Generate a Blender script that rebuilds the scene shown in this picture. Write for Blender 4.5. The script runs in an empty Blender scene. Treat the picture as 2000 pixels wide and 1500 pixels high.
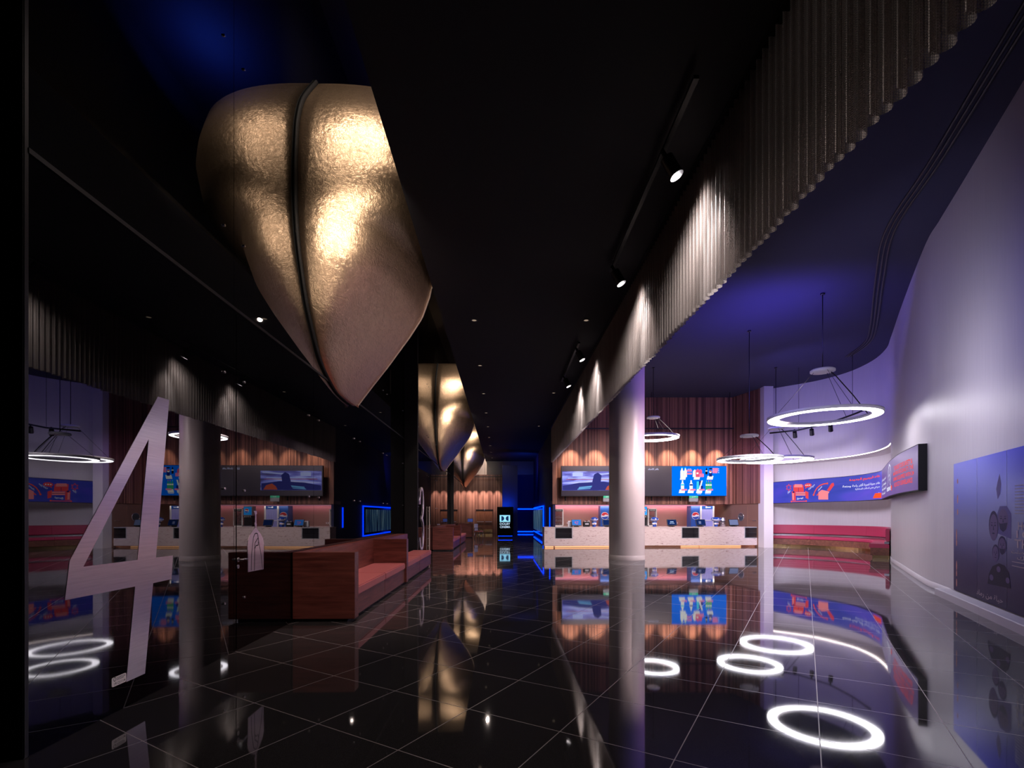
import bpy, bmesh, math, random
from mathutils import Vector, Matrix
random.seed(7)
F, HZ, EYE = 965.0, 1005.0, 1.65
SR = 0.0181                      # the hall runs 1.04 degrees off the camera axis
MH = Matrix.Rotation(SR, 4, 'Z')
scn = bpy.context.scene
C = scn.collection
XG = -3.235                      # glass wall plane in the hall frame
ZC, ZL, ZS = 6.39, 8.05, 10.7    # corridor ceiling, lobby ceiling, slot roof

# ------------------------------------------------------------------ materials
def newmat(name):
    m = bpy.data.materials.new(name); m.use_nodes = True
    nt = m.node_tree
    return m, nt, nt.nodes['Principled BSDF'], nt.nodes['Material Output']

def pm(name, col, rough=.5, metal=0., ior=1.5, emit=None, es=0., alpha=1., trans=0., coat=0.):
    m, nt, b, o = newmat(name)
    b.inputs['Base Color'].default_value = (*col, 1)
    b.inputs['Roughness'].default_value = rough
    b.inputs['Metallic'].default_value = metal
    b.inputs['IOR'].default_value = ior
    b.inputs['Alpha'].default_value = alpha
    b.inputs['Transmission Weight'].default_value = trans
    b.inputs['Coat Weight'].default_value = coat
    if emit:
        b.inputs['Emission Color'].default_value = (*emit, 1)
        b.inputs['Emission Strength'].default_value = es
    return m

def sc(r, g, b):                 # sRGB 0-255 to linear
    f = lambda v: (v/255/12.92) if v <= 10 else ((v/255+.055)/1.055)**2.4
    return (f(r), f(g), f(b))

def em(name, col, s=1.0):
    m = pm(name, (0, 0, 0), .5, emit=col, es=s); m.node_tree.nodes['Principled BSDF'].inputs['Specular IOR Level'].default_value = 0
    return m

class N:
    """tiny node helper"""
    def __init__(s, nt): s.nt = nt
    def __call__(s, t, **kw):
        n = s.nt.nodes.new('ShaderNode'+t)
        for k, v in kw.items():
            if k.startswith('i_'):
                n.inputs[k[2:].replace('_', ' ')].default_value = v
            else: setattr(n, k, v)
        return n
    def l(s, a, ao, b, bi):
        s.nt.links.new(a.outputs[ao], b.inputs[bi])
    def math(s, op, a, b=None, c=None):
        n = s.nt.nodes.new('ShaderNodeMath'); n.operation = op
        for i, v in enumerate((a, b, c)):
            if v is None: continue
            if isinstance(v, tuple): s.nt.links.new(v[0].outputs[v[1]], n.inputs[i])
            else: n.inputs[i].default_value = v
        return (n, 0)

def ramp(n, stops):
    r = n.color_ramp
    while len(r.elements) < len(stops): r.elements.new(.5)
    for e, (p, c) in zip(r.elements, stops):
        e.position = p; e.color = (*c, 1)

def wood(name, c1, c2, axis='Z', scale=1.0, rough=.38):
    m, nt, b, o = newmat(name); n = N(nt)
    tc = n('TexCoord'); mp = n('Mapping')
    sv = {'X': (.6, 7, 7), 'Y': (7, .6, 7), 'Z': (7, 7, .6)}[axis]
    mp.inputs['Scale'].default_value = tuple(v*scale for v in sv)
    ns = n('TexNoise', i_Scale=3.0, i_Detail=6.0, i_Roughness=.6, i_Distortion=.6)
    cr = n('ValToRGB'); ramp(cr, [(.3, c1), (.7, c2)])
    n.l(tc, 'Object', mp, 'Vector'); n.l(mp, 0, ns, 'Vector'); n.l(ns, 'Fac', cr, 'Fac')
    n.l(cr, 0, b, 'Base Color'); b.inputs['Roughness'].default_value = rough
    return m

def slatwood(name, c1, c2, axis=0, pitch=.065):
    """one tone per slat, fine grain along it"""
    m, nt, b, o = newmat(name); n = N(nt)
    tc = n('TexCoord'); sx = n('SeparateXYZ'); n.l(tc, 'Object', sx, 0)
    fl = n.math('FLOOR', n.math('DIVIDE', (sx, axis), pitch))
    wn = n('TexWhiteNoise', noise_dimensions='1D'); nt.links.new(fl[0].outputs[0], wn.inputs['W'])
    mp = n('Mapping'); mp.inputs['Scale'].default_value = (9, 9, .7); n.l(tc, 'Object', mp, 'Vector')
    ns = n('TexNoise', i_Scale=3.0, i_Detail=4.0); n.l(mp, 0, ns, 'Vector')
    mx = n.math('MULTIPLY_ADD', (wn, 'Value'), .75, n.math('MULTIPLY', (ns, 'Fac'), .3))
    cr = n('ValToRGB'); ramp(cr, [(.1, c1), (.95, c2)])
    nt.links.new(mx[0].outputs[0], cr.inputs['Fac']); n.l(cr, 0, b, 'Base Color')
    b.inputs['Roughness'].default_value = .5
    return m

M = {}
M['glass_black'] = pm('black_mirror_glass', (.002, .002, .003), .01, 0, 1.8)
M['glass_upper'] = pm('black_mirror_glass_upper', (.004, .004, .004), .015, 0, 2.7)
M['black_gloss'] = pm('black_gloss_panel', (.003, .003, .004), .12, 0, 1.5)
M['black'] = pm('matt_black', (.006, .006, .007), .7)
M['black_metal'] = pm('black_metal', (.012, .012, .014), .4, .3)
M['ceil_dark'] = pm('dark_ceiling_paint', (.010, .010, .014), .8)
M['ceil_lobby'] = pm('navy_ceiling_paint', (.028, .028, .07), .9)
M['white_paint'] = pm('white_paint', (.62, .58, .60), .55)
M['cream'] = pm('cream_panel', (.75, .62, .52), .6)
M['white_plastic'] = pm('white_plastic', (.7, .7, .72), .4)
M['grey_plastic'] = pm('grey_plastic', (.3, .31, .34), .4)
M['steel'] = pm('satin_steel', (.65, .64, .66), .28, 1.0)
M['brown_metal'] = pm('bronze_panel', (.30, .17, .12), .42, .5)
M['backbar'] = pm('brown_backbar', (.34, .22, .17), .5)
M['navy'] = pm('navy_panel', (.005, .009, .07), .7)
M['red_vinyl'] = pm('red_vinyl', (.40, .034, .085), .42)
M['coral_vinyl'] = pm('coral_vinyl', (.55, .15, .145), .5)
M['copper'] = pm('copper_plinth', (.75, .36, .2), .3, 1.0)
M['column'] = pm('column_paint', (.56, .49, .47), .38, 0, 1.5)
M['clear'] = pm('clear_glass', (.02, .02, .025), .03, 0, 1.5, alpha=.3)
M['dark_glass'] = pm('niche_glass', (.06, .065, .07), .05, 0, 1.6)
M['gold_trim'] = pm('gold_trim', (.8, .55, .25), .25, 1.0)
M['wood_red'] = wood('red_walnut', (.10, .026, .02), (.25, .075, .056), 'Y', .8)
M['wood_redx'] = wood('red_walnut_end', (.10, .026, .02), (.25, .075, .056), 'X', .8)
M['wood_dark'] = wood('dark_walnut', (.02, .007, .005), (.05, .018, .012), 'X')
M['wood_door'] = wood('door_veneer', (.16, .06, .03), (.30, .13, .07), 'Z')
M['wood_base'] = wood('bench_veneer', (.09, .03, .02), (.24, .09, .055), 'X', .5)
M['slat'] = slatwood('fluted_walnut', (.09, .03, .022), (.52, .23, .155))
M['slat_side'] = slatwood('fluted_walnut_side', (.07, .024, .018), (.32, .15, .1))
M['slat_end'] = slatwood('fluted_walnut_end', (.12, .05, .038), (.36, .19, .14), pitch=.09)
M['ring_light'] = em('ring_light', (.96, .92, 1), 20)
M['blue_led'] = em('blue_led', (.0, .035, 1.0), 4.5)
M['cove_warm'] = em('cove_led', (1, .84, .82), 16)
M['copper_led'] = em('amber_led', (1, .5, .25), 1.4)
M['lens_white'] = em('lamp_lens', (1, .98, 1), 22)
M['lens_dim'] = em('lamp_lens_dim', (1, .75, .55), .35)
M['dark_led'] = pm('dark_screen', (.012, .010, .014), .3, emit=sc(46, 36, 50), es=.9)

def mat_floor():
    m, nt, b, o = newmat('polished_black_granite'); n = N(nt)
    g = n('NewGeometry'); sx = n('SeparateXYZ'); n.l(g, 'Position', sx, 0)
    T = .848
    u = n.math('ADD', n.math('MULTIPLY', (sx, 0), .8594), n.math('MULTIPLY', (sx, 1), -.5113))
    v = n.math('ADD', n.math('MULTIPLY', (sx, 0), .5113), n.math('MULTIPLY', (sx, 1), .8594))
    u0 = -2.69*.8594-3.60*.5113; v0 = -2.69*.5113+3.60*.8594
    fu = n.math('FRACT', n.math('DIVIDE', n.math('SUBTRACT', u, u0-100*T), T))
    fv = n.math('FRACT', n.math('DIVIDE', n.math('SUBTRACT', v, v0-100*T), T))
    def line(f):
        d = n.math('ABSOLUTE', n.math('SUBTRACT', f, .5))
        return n.math('GREATER_THAN', d, .5-.0042)
    grout = n.math('MAXIMUM', line(fu), line(fv))
    fl = n.math('ADD', n.math('FLOOR', n.math('DIVIDE', n.math('SUBTRACT', u, u0-100*T), T)),
                n.math('MULTIPLY', n.math('FLOOR', n.math('DIVIDE', n.math('SUBTRACT', v, v0-100*T), T)), 37.7))
    wn = n('TexWhiteNoise', noise_dimensions='1D'); nt.links.new(fl[0].outputs[0], wn.inputs['W'])
    ns = n('TexNoise', i_Scale=260.0, i_Detail=2.0); n.l(g, 'Position', ns, 'Vector')
    sp = n('ValToRGB'); ramp(sp, [(.45, (.036, .034, .035)), (.72, (.12, .117, .12))]); n.l(ns, 'Fac', sp, 'Fac')
    mx = n('Mix', data_type='RGBA'); nt.links.new(grout[0].outputs[0], mx.inputs['Factor'])
    nt.links.new(sp.outputs[0], mx.inputs[6]); mx.inputs[7].default_value = (.55, .5, .49, 1)
    nt.links.new(mx.outputs[2], b.inputs['Base Color'])
    n2 = n('TexNoise', i_Scale=1.3, i_Detail=3.0); n.l(g, 'Position', n2, 'Vector')
    r = n.math('ADD', n.math('MULTIPLY', (n2, 'Fac'), .03), n.math('MULTIPLY', grout, .3))
    r2 = n.math('ADD', r, .022)
    nt.links.new(r2[0].outputs[0], b.inputs['Roughness'])
    b.inputs['IOR'].default_value = 2.1
    # each tile lies at a very slightly different tilt
    n3 = n('TexNoise', i_Scale=.9, i_Detail=1.0); n.l(g, 'Position', n3, 'Vector')
    bp = n('Bump', i_Strength=.012, i_Distance=.05); n.l(n3, 'Fac', bp, 'Height'); n.l(bp, 0, b, 'Normal')
    return m
M['floor'] = mat_floor()

def mat_marble():
    m, nt, b, o = newmat('veined_marble'); n = N(nt)
    tc = n('TexCoord'); mp = n('Mapping'); mp.inputs['Scale'].default_value = (2.4, 2.4, 9.0); n.l(tc, 'Object', mp, 'Vector')
    ns = n('TexNoise', i_Scale=2.2, i_Detail=7.0, i_Roughness=.62, i_Distortion=.9); n.l(mp, 0, ns, 'Vector')
    cr = n('ValToRGB'); ramp(cr, [(.27, (.08, .035, .03)), (.35, (.32, .21, .20)), (.43, (.56, .46, .45)), (.75, (.62, .53, .52))])
    n.l(ns, 'Fac', cr, 'Fac'); n.l(cr, 0, b, 'Base Color'); b.inputs['Roughness'].default_value = .3
    return m
M['marble'] = mat_marble()

def mat_gold():
    m, nt, b, o = newmat('gold_leaf'); n = N(nt)
    uv = n('UVMap')
    br = n('TexBrick', offset=.5); n.l(uv, 0, br, 'Vector')
    br.inputs['Scale'].default_value = 1.0; br.inputs['Brick Width'].default_value = .145; br.inputs['Row Height'].default_value = .135
    br.inputs['Mortar Size'].default_value = .007; br.inputs['Mortar Smooth'].default_value = .6
    br.inputs['Color1'].default_value = (.45, .45, .45, 1); br.inputs['Color2'].default_value = (.7, .7, .7, 1); br.inputs['Mortar'].default_value = (.9, .9, .9, 1)
    ns = n('TexNoise', i_Scale=13.0, i_Detail=7.0, i_Roughness=.68, i_Distortion=1.8); n.l(uv, 0, ns, 'Vector')
    h = n.math('ADD', n.math('MULTIPLY', (br, 'Color'), .22), n.math('MULTIPLY', (ns, 'Fac'), 1.1))
    bp = n('Bump', i_Strength=.32, i_Distance=.035); nt.links.new(h[0].outputs[0], bp.inputs['Height']); n.l(bp, 0, b, 'Normal')
    cr = n('ValToRGB'); ramp(cr, [(.3, (.56, .37, .23)), (.75, (.84, .61, .42))]); nt.links.new(h[0].outputs[0], cr.inputs['Fac'])
    n.l(cr, 0, b, 'Base Color'); b.inputs['Metallic'].default_value = 1.0; b.inputs['Roughness'].default_value = .37
    return m
M['gold'] = mat_gold()

def mat_brushed():
    m, nt, b, o = newmat('brushed_metal'); n = N(nt)
    b.inputs['Metallic'].default_value = .8; b.inputs['Roughness'].default_value = .33
    b.inputs['Anisotropic'].default_value = .97; b.inputs['Anisotropic Rotation'].default_value = ANR
    tg = n('Tangent', direction_type='RADIAL', axis='Z'); n.l(tg, 0, b, 'Tangent')
    g = n('NewGeometry'); mp = n('Mapping'); mp.inputs['Scale'].default_value = (3, 3, 160); n.l(g, 'Position', mp, 'Vector')
    ns = n('TexNoise', i_Scale=1.0, i_Detail=2.0); n.l(mp, 0, ns, 'Vector')
    cr = n('ValToRGB'); ramp(cr, [(.3, (.80, .68, .72)), (.7, (.95, .82, .86))]); n.l(ns, 'Fac', cr, 'Fac'); n.l(cr, 0, b, 'Base Color')
    return m
ANR = 0.0
M['brushed'] = mat_brushed()

def mat_wall():
    m, nt, b, o = newmat('brushed_white_plaster'); n = N(nt)
    g = n('NewGeometry'); mp = n('Mapping'); mp.inputs['Scale'].default_value = (22, 22, 1.2); n.l(g, 'Position', mp, 'Vector')
    ns = n('TexNoise', i_Scale=1.0, i_Detail=4.0); n.l(mp, 0, ns, 'Vector')
    cr = n('ValToRGB'); ramp(cr, [(.3, (.60, .565, .585)), (.7, (.635, .60, .62))]); n.l(ns, 'Fac', cr, 'Fac')
    n.l(cr, 0, b, 'Base Color'); b.inputs['Roughness'].default_value = .42
    bp = n('Bump', i_Strength=.015, i_Distance=.01); n.l(ns, 'Fac', bp, 'Height'); n.l(bp, 0, b, 'Normal')
    return m
M['wall'] = mat_wall()

def mat_chain():
    m, nt, b, o = newmat('chain_mesh'); n = N(nt)
    uv = n('UVMap'); sx = n('SeparateXYZ'); n.l(uv, 0, sx, 0)
    # staggered links: dots on a 13 mm by 15 mm grid
    cu = n.math('DIVIDE', (sx, 0), .013)
    fu = n.math('ABSOLUTE', n.math('SUBTRACT', n.math('FRACT', cu), .5))
    par = n.math('MULTIPLY', n.math('FLOOR', n.math('MODULO', n.math('FLOOR', cu), 2.0)), .5)
    fv = n.math('ABSOLUTE', n.math('SUBTRACT', n.math('FRACT', n.math('ADD', n.math('DIVIDE', (sx, 1), .018), par)), .5))
    d = n.math('SQRT', n.math('ADD', n.math('MULTIPLY', fu, fu), n.math('MULTIPLY', fv, fv)))
    hole = n.math('GREATER_THAN', d, .40)
    b.inputs['Base Color'].default_value = (.52, .46, .44, 1); b.inputs['Metallic'].default_value = .3; b.inputs['Roughness'].default_value = .4
    bp = n('Bump', i_Strength=.6, i_Distance=.004, invert=True); nt.links.new(d[0].outputs[0], bp.inputs['Height']); n.l(bp, 0, b, 'Normal')
    a = n.math('SUBTRACT', 1.0, n.math('MULTIPLY', hole, .6))
    nt.links.new(a[0].outputs[0], b.inputs['Alpha'])
    return m
M['chain'] = mat_chain()

def mat_ledwash(name, stops, st=1.0, scale=(1, 1, 1), dist=.8, axis=None):
    m, nt, b, o = newmat(name); n = N(nt)
    g = n('NewGeometry'); mp = n('Mapping'); mp.inputs['Scale'].default_value = scale; n.l(g, 'Position', mp, 'Vector')
    ns = n('TexNoise', i_Scale=1.0, i_Detail=4.0, i_Distortion=dist); n.l(mp, 0, ns, 'Vector')
    cr = n('ValToRGB'); ramp(cr, stops); n.l(ns, 'Fac', cr, 'Fac')
    b.inputs['Base Color'].default_value = (0, 0, 0, 1); b.inputs['Roughness'].default_value = .35
    n.l(cr, 0, b, 'Emission Color'); b.inputs['Emission Strength'].default_value = st
    return m
M['led_blue'] = mat_ledwash('led_blue_wash', [(.3, sc(40, 60, 170)), (.5, sc(66, 72, 195)), (.72, sc(95, 70, 215))], 1.0, (.25, .25, 1.6))
M['led_mauve'] = mat_ledwash('led_mauve_wash', [(.3, sc(74, 58, 118)), (.7, sc(100, 74, 136))], 1.0, (.3, .3, .9))
M['film'] = mat_ledwash('film_still', [(.25, sc(30, 28, 90)), (.42, sc(80, 84, 190)), (.55, sc(140, 150, 245)), (.7, sc(200, 208, 255))], 1.1, (.55, .5, 3.2), 1.2)
M['forest'] = mat_ledwash('lit_curtain_picture', [(.32, sc(4, 10, 34)), (.5, sc(30, 60, 95)), (.62, sc(90, 125, 140)), (.72, sc(150, 165, 165))], .75, (5, 5, .35), .5)

def mat_poster():
    m, nt, b, o = newmat('poster_print'); n = N(nt)
    g = n('NewGeometry'); sx = n('SeparateXYZ'); n.l(g, 'Position', sx, 0)
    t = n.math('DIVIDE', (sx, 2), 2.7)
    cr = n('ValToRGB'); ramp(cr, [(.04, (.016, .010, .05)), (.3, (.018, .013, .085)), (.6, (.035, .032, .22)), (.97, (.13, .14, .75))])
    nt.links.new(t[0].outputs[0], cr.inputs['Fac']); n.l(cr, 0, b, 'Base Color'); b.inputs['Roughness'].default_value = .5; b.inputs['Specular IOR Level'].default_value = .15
    return m
M['poster'] = mat_poster()

# ------------------------------------------------------------------ mesh helpers
class MB:
    def __init__(s):
        s.bm = bmesh.new(); s.uv = None; s.mi = 0
    def _tag(s, faces):
        for f in faces: f.material_index = s.mi
    def box(s, x0, x1, y0, y1, z0, z1, bev=0.):
        r = bmesh.ops.create_cube(s.bm, size=1)
        vs = r['verts']
        for v in vs:
            v.co = ((x0+x1)/2+v.co.x*(x1-x0), (y0+y1)/2+v.co.y*(y1-y0), (z0+z1)/2+v.co.z*(z1-z0))
        fs = list({f for v in vs for f in v.link_faces}); s._tag(fs)
        if bev > 0:
            es = list({e for v in vs for e in v.link_edges})
            g = bmesh.ops.bevel(s.bm, geom=es, offset=bev, segments=2, affect='EDGES', clamp_overlap=True)
            s._tag(g['faces'])
        return s
    def face(s, pts):
        vs = [s.bm.verts.new(p) for p in pts]
        f = s.bm.faces.new(vs); f.material_index = s.mi
        return f
    def grid(s, rows, closed=False, smooth=True, uvs=None):
        g = [[s.bm.verts.new(p) for p in r] for r in rows]
        if uvs and s.uv is None: s.uv = s.bm.loops.layers.uv.new('UVMap')
        for i in range(len(g)-1):
            n = len(g[i]); rng = range(n if closed else n-1)
            for j in rng:
                k = (j+1) % n
                try: f = s.bm.faces.new((g[i][j], g[i][k], g[i+1][k], g[i+1][j]))
                except ValueError: continue
                f.smooth = smooth; f.material_index = s.mi
                if uvs:
                    for lp, (a, b) in zip(f.loops, ((i, j), (i, k), (i+1, k), (i+1, j))): lp[s.uv].uv = uvs[a][b]
        return g
    def prism(s, pts, o, ax, ay, th, smooth=False):
        """flat outline (a,b) in the frame o,ax,ay, given thickness th along ax x ay"""
        o, ax, ay = Vector(o), Vector(ax), Vector(ay); nz = ax.cross(ay).normalized()*th
        bot = [s.bm.verts.new(o+ax*a+ay*b) for a, b in pts]
        top = [s.bm.verts.new(o+ax*a+ay*b+nz) for a, b in pts]
        fs = [s.bm.faces.new(top), s.bm.faces.new(bot[::-1])]
        n = len(pts)
        for i in range(n):
            f = s.bm.faces.new((bot[i], bot[(i+1) % n], top[(i+1) % n], top[i])); f.smooth = smooth; fs.append(f)
        s._tag(fs)
        bmesh.ops.triangulate(s.bm, faces=fs[:2])
        return s
    def cyl(s, p0, p1, r0, r1=None, seg=16, caps=True):
        p0, p1 = Vector(p0), Vector(p1); r1 = r0 if r1 is None else r1
        d = (p1-p0).normalized(); a = d.orthogonal().normalized(); b = d.cross(a)
        rows = [[p+a*r*math.cos(t)+b*r*math.sin(t) for t in (2*math.pi*i/seg for i in range(seg))] for p, r in ((p0, r0), (p1, r1))]
        g = s.grid(rows, closed=True)
        if caps:
            for q in (g[0][::-1], g[1]):
                f = s.bm.faces.new(q); f.material_index = s.mi
        return s
    def tube(s, pts, r, seg=8):
        pts = [Vector(p) for p in pts]; rows = []
        up = Vector((.13, .07, 1)).normalized()
        for i, p in enumerate(pts):
            d = (pts[min(i+1, len(pts)-1)]-pts[max(i-1, 0)]).normalized()
            a = d.cross(up)
            a = d.orthogonal().normalized() if a.length < 1e-4 else a.normalized()
            b = d.cross(a)
            rows.append([p+a*r*math.cos(t)+b*r*math.sin(t) for t in (2*math.pi*k/seg for k in range(seg))])
        g = s.grid(rows, closed=True)
        for q in (g[0][::-1], g[-1]):
            f = s.bm.faces.new(q); f.material_index = s.mi
        return s
    def lathe(s, prof, o=(0, 0, 0), seg=32):
        o = Vector(o)
        rows = [[o+Vector((r*math.cos(t), r*math.sin(t), z)) for t in (2*math.pi*k/seg for k in range(seg))] for r, z in prof]
        s.grid(rows, closed=True)
        return s
    def done(s, name, mat, parent=None, T=None, smooth=None):
        bm = s.bm
        if T is not None: bmesh.ops.transform(bm, matrix=T, verts=bm.verts)
        bmesh.ops.recalc_face_normals(bm, faces=bm.faces)
        me = bpy.data.meshes.new(name); bm.to_mesh(me); bm.free()
        for m in (mat if isinstance(mat, list) else [mat]): me.materials.append(M[m] if isinstance(m, str) else m)
        o = bpy.data.objects.new(name, me); C.objects.link(o)
        if parent is not None: o.parent = parent
        return o

def tag(o, label=None, cat=None, group=None, kind=None):
    if label: o['label'] = label
    if cat: o['category'] = cat
    if group: o['group'] = group
    if kind: o['kind'] = kind
    return o
def thing(name, label, cat, loc=(0, 0, 0), rz=0., group=None, hall=False):
    o = bpy.data.objects.new(name, None); C.objects.link(o)
    o.empty_display_size = .1
    if hall: loc = MH @ Vector(loc); rz += SR
    o.location = loc; o.rotation_euler = (0, 0, rz)
    return tag(o, label, cat, group)
def struct(o, label=None, cat=None):
    return tag(o, label, cat, None, 'structure')
def dup(root, loc=None, rz=None, label=None, group=None):
    def rec(o, par):
        c = o.copy(); C.objects.link(c)
        if par is not None: c.parent = par
        for ch in list(o.children): rec(ch, c)
        return c
    r = rec(root, None)
    if loc is not None: r.location = loc
    if rz is not None: r.rotation_euler = (0, 0, rz)
    if label: r['label'] = label
    if group: r['group'] = group
    return r
def P(px, py, Y):                # point on the ray of a picture point at depth Y
    return Vector(((px-1000)/F*Y, Y, EYE+(HZ-py)*Y/F))
def WG(px, py, x=XG):            # picture point on the glass plane -> hall (y, z)
    t = (px-1000)/F; c, s = math.cos(SR), math.sin(SR)
    y = x*(c-t*s)/(s+t*c); Y = x*s+y*c
    return y, EYE+(HZ-py)*Y/F

# ---- text: latin directly, arabic through its joined letter shapes
_AR = {'ا': (0xFE8D, 2), 'أ': (0xFE83, 2), 'ب': (0xFE8F, 4), 'ة': (0xFE93, 2), 'ت': (0xFE95, 4), 'ث': (0xFE99, 4), 'ج': (0xFE9D, 4),
       'ح': (0xFEA1, 4), 'خ': (0xFEA5, 4), 'د': (0xFEA9, 2), 'ذ': (0xFEAB, 2), 'ر': (0xFEAD, 2), 'ز': (0xFEAF, 2), 'س': (0xFEB1, 4),
       'ش': (0xFEB5, 4), 'ص': (0xFEB9, 4), 'ض': (0xFEBD, 4), 'ط': (0xFEC1, 4), 'ظ': (0xFEC5, 4), 'ع': (0xFEC9, 4), 'غ': (0xFECD, 4), 'ف': (0xFED1, 4),
       'ق': (0xFED5, 4), 'ك': (0xFED9, 4), 'ل': (0xFEDD, 4), 'م': (0xFEE1, 4), 'ن': (0xFEE5, 4), 'ه': (0xFEE9, 4), 'و': (0xFEED, 2),
       'ى': (0xFEEF, 2), 'ي': (0xFEF1, 4)}
def arabic(t):
    out = []
    for w in t.split(' '):
        r = ''
        for i, ch in enumerate(w):
            base, k = _AR[ch]
            pj = i > 0 and _AR[w[i-1]][1] == 4
            nj = k == 4 and i < len(w)-1
            r += chr(base + (3 if pj and nj else 1 if pj else 2 if nj else 0))
        out.append(r[::-1])
    return ' '.join(out[::-1])
_TC = {}
def text_geo(body, bold=0.):
    key = (body, bold)
    if key not in _TC:
        c = bpy.data.curves.new('lettering_source', 'FONT'); c.body = body; c.size = 1; c.offset = bold; c.resolution_u = 3
        o = bpy.data.objects.new('lettering_source', c); C.objects.link(o)
        bpy.context.view_layer.update()
        me = bpy.data.meshes.new_from_object(o.evaluated_get(bpy.context.evaluated_depsgraph_get()))
        vs = [(v.co.x, v.co.y) for v in me.vertices]; fs = [tuple(p.vertices) for p in me.polygons]
        bpy.data.objects.remove(o); bpy.data.curves.remove(c); bpy.data.meshes.remove(me)
        _TC[key] = (vs, fs)
    return _TC[key]
def put_text(mb, body, fn, x0, x1, y0, y1, bold=0., rot=0.):
    """lettering fitted into the rectangle x0..x1, y0..y1 of a surface fn(a,b)->point"""
    vs, fs = text_geo(body, bold)
    if not vs: return
    xs = [v[0] for v in vs]; ys = [v[1] for v in vs]
    ax, bx, ay, by = min(xs), max(xs), min(ys), max(ys)
    cx, cy = (x0+x1)/2, (y0+y1)/2; cr, sr = math.cos(rot), math.sin(rot)
    bv = []
    for x, y in vs:
        a = x0+(x-ax)/(bx-ax)*(x1-x0)-cx; b = y0+(y-ay)/(by-ay)*(y1-y0)-cy
        bv.append(mb.bm.verts.new(fn(cx+a*cr-b*sr, cy+a*sr+b*cr)))
    for f in fs:
        try:
            q = mb.bm.faces.new([bv[i] for i in f]); q.material_index = mb.mi
        except ValueError: pass
def put_poly(mb, pts, fn):
    mb_f = mb.bm.faces.new([mb.bm.verts.new(fn(a, b)) for a, b in pts]); mb_f.material_index = mb.mi
    bmesh.ops.triangulate(mb.bm, faces=[mb_f])
def put_rect(mb, x0, x1, y0, y1, fn, n=1):
    for i in range(n):
        a, b = x0+(x1-x0)*i/n, x0+(x1-x0)*(i+1)/n
        put_poly(mb, [(a, y0), (b, y0), (b, y1), (a, y1)], fn)
def ell(cx, cy, rx, ry, n=20, a0=0., a1=2*math.pi):
    return [(cx+rx*math.cos(a0+(a1-a0)*i/n), cy+ry*math.sin(a0+(a1-a0)*i/n)) for i in range(n)]
def stroke(mb, pts, w, fn):
    for (xa, ya), (xb, yb) in zip(pts[:-1], pts[1:]):
        dx, dy = xb-xa, yb-ya; l = math.hypot(dx, dy) or 1
        nx, ny = -dy/l*w/2, dx/l*w/2
        put_poly(mb, [(xa+nx, ya+ny), (xa-nx, ya-ny), (xb-nx, yb-ny), (xb+nx, yb+ny)], fn)

# ---- plan curves
def spline(pts, per=10):
    out = []
    n = len(pts)
    for i in range(n-1):
        p0, p1, p2, p3 = (Vector(pts[max(i-1, 0)]), Vector(pts[i]), Vector(pts[i+1]), Vector(pts[min(i+2, n-1)]))
        for k in range(per):
            t = k/per
            out.append(.5*((2*p1)+(p2-p0)*t+(2*p0-5*p1+4*p2-p3)*t*t+(3*p1-p0-3*p2+p3)*t**3))
    out.append(Vector(pts[-1]))
    return out
class Path:
    def __init__(s, pts, per=10):
        s.p = spline(pts, per); s.l = [0.]
        for a, b in zip(s.p[:-1], s.p[1:]): s.l.append(s.l[-1]+(b-a).length)
        s.L = s.l[-1]
    def at(s, d):
        d = min(max(d, 0), s.L-1e-6); i = 0
        lo, hi = 0, len(s.l)-1
        while hi-lo > 1:
            mid = (lo+hi)//2
            if s.l[mid] <= d: lo = mid
            else: hi = mid
        i = lo; t = (d-s.l[i])/max(s.l[i+1]-s.l[i], 1e-9)
        p = s.p[i].lerp(s.p[i+1], t)
        # smoothed tangent
        a = s.p[max(i-1, 0)]; b = s.p[min(i+2, len(s.p)-1)]
        tg = (b-a).normalized()
        return p, tg
    def off(s, d, o):            # o > 0 to the right-hand side of travel
        p, t = s.at(d)
        return Vector((p.x+t.y*o, p.y-t.x*o))
    def near(s, pt):
        pt = Vector(pt); return min(zip(s.p, s.l), key=lambda q: (q[0]-pt).length)[1]
    def ray(s, px, y0, y1):      # arc length where the ray of picture column px meets the path with y0<Y<y1
        best = None; last = None
        for q, l in zip(s.p, s.l):
            if y0 <= q.y <= y1:
                e = 1000+F*q.x/q.y-px
                if last is not None and last[0]*e <= 0 and last[0] != e:
                    return last[1]+(l-last[1])*abs(last[0])/(abs(last[0])+abs(e))
                if best is None or abs(e) < best[0]: best = (abs(e), l)
                last = (e, l)
            else: last = None
        return best[1]

U = [(12.9, 25.4), (13.7, 24.6), (14.6, 23.6), (15.1, 22.2), (15.0, 20.6), (14.45, 19.1), (13.62, 17.75), (11.85, 15.0), (9.85, 11.8), (9.3, 10.75), (8.72, 9.6), (7.4, 7.0), (6.5, 5.2), (5.5, 2.8), (4.9, .5), (4.3, -4.2)]
W = [(13.0, 26.5), (14.4, 26.0), (15.5, 24.9), (16.3, 23.3), (16.4, 21.8), (15.6, 20.25), (13.62, 17.75), (11.85, 15.0)] + U[8:]
PU, PW = Path(U), Path(W)
ZLEDGE = 4.28

# ------------------------------------------------------------------ setting
mb = MB(); mb.face([(-14, -5, 0), (22, -5, 0), (22, 48, 0), (-14, 48, 0)])
struct(mb.done('floor', 'floor'), 'polished black granite tiled floor with pale joints', 'floor')

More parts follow.
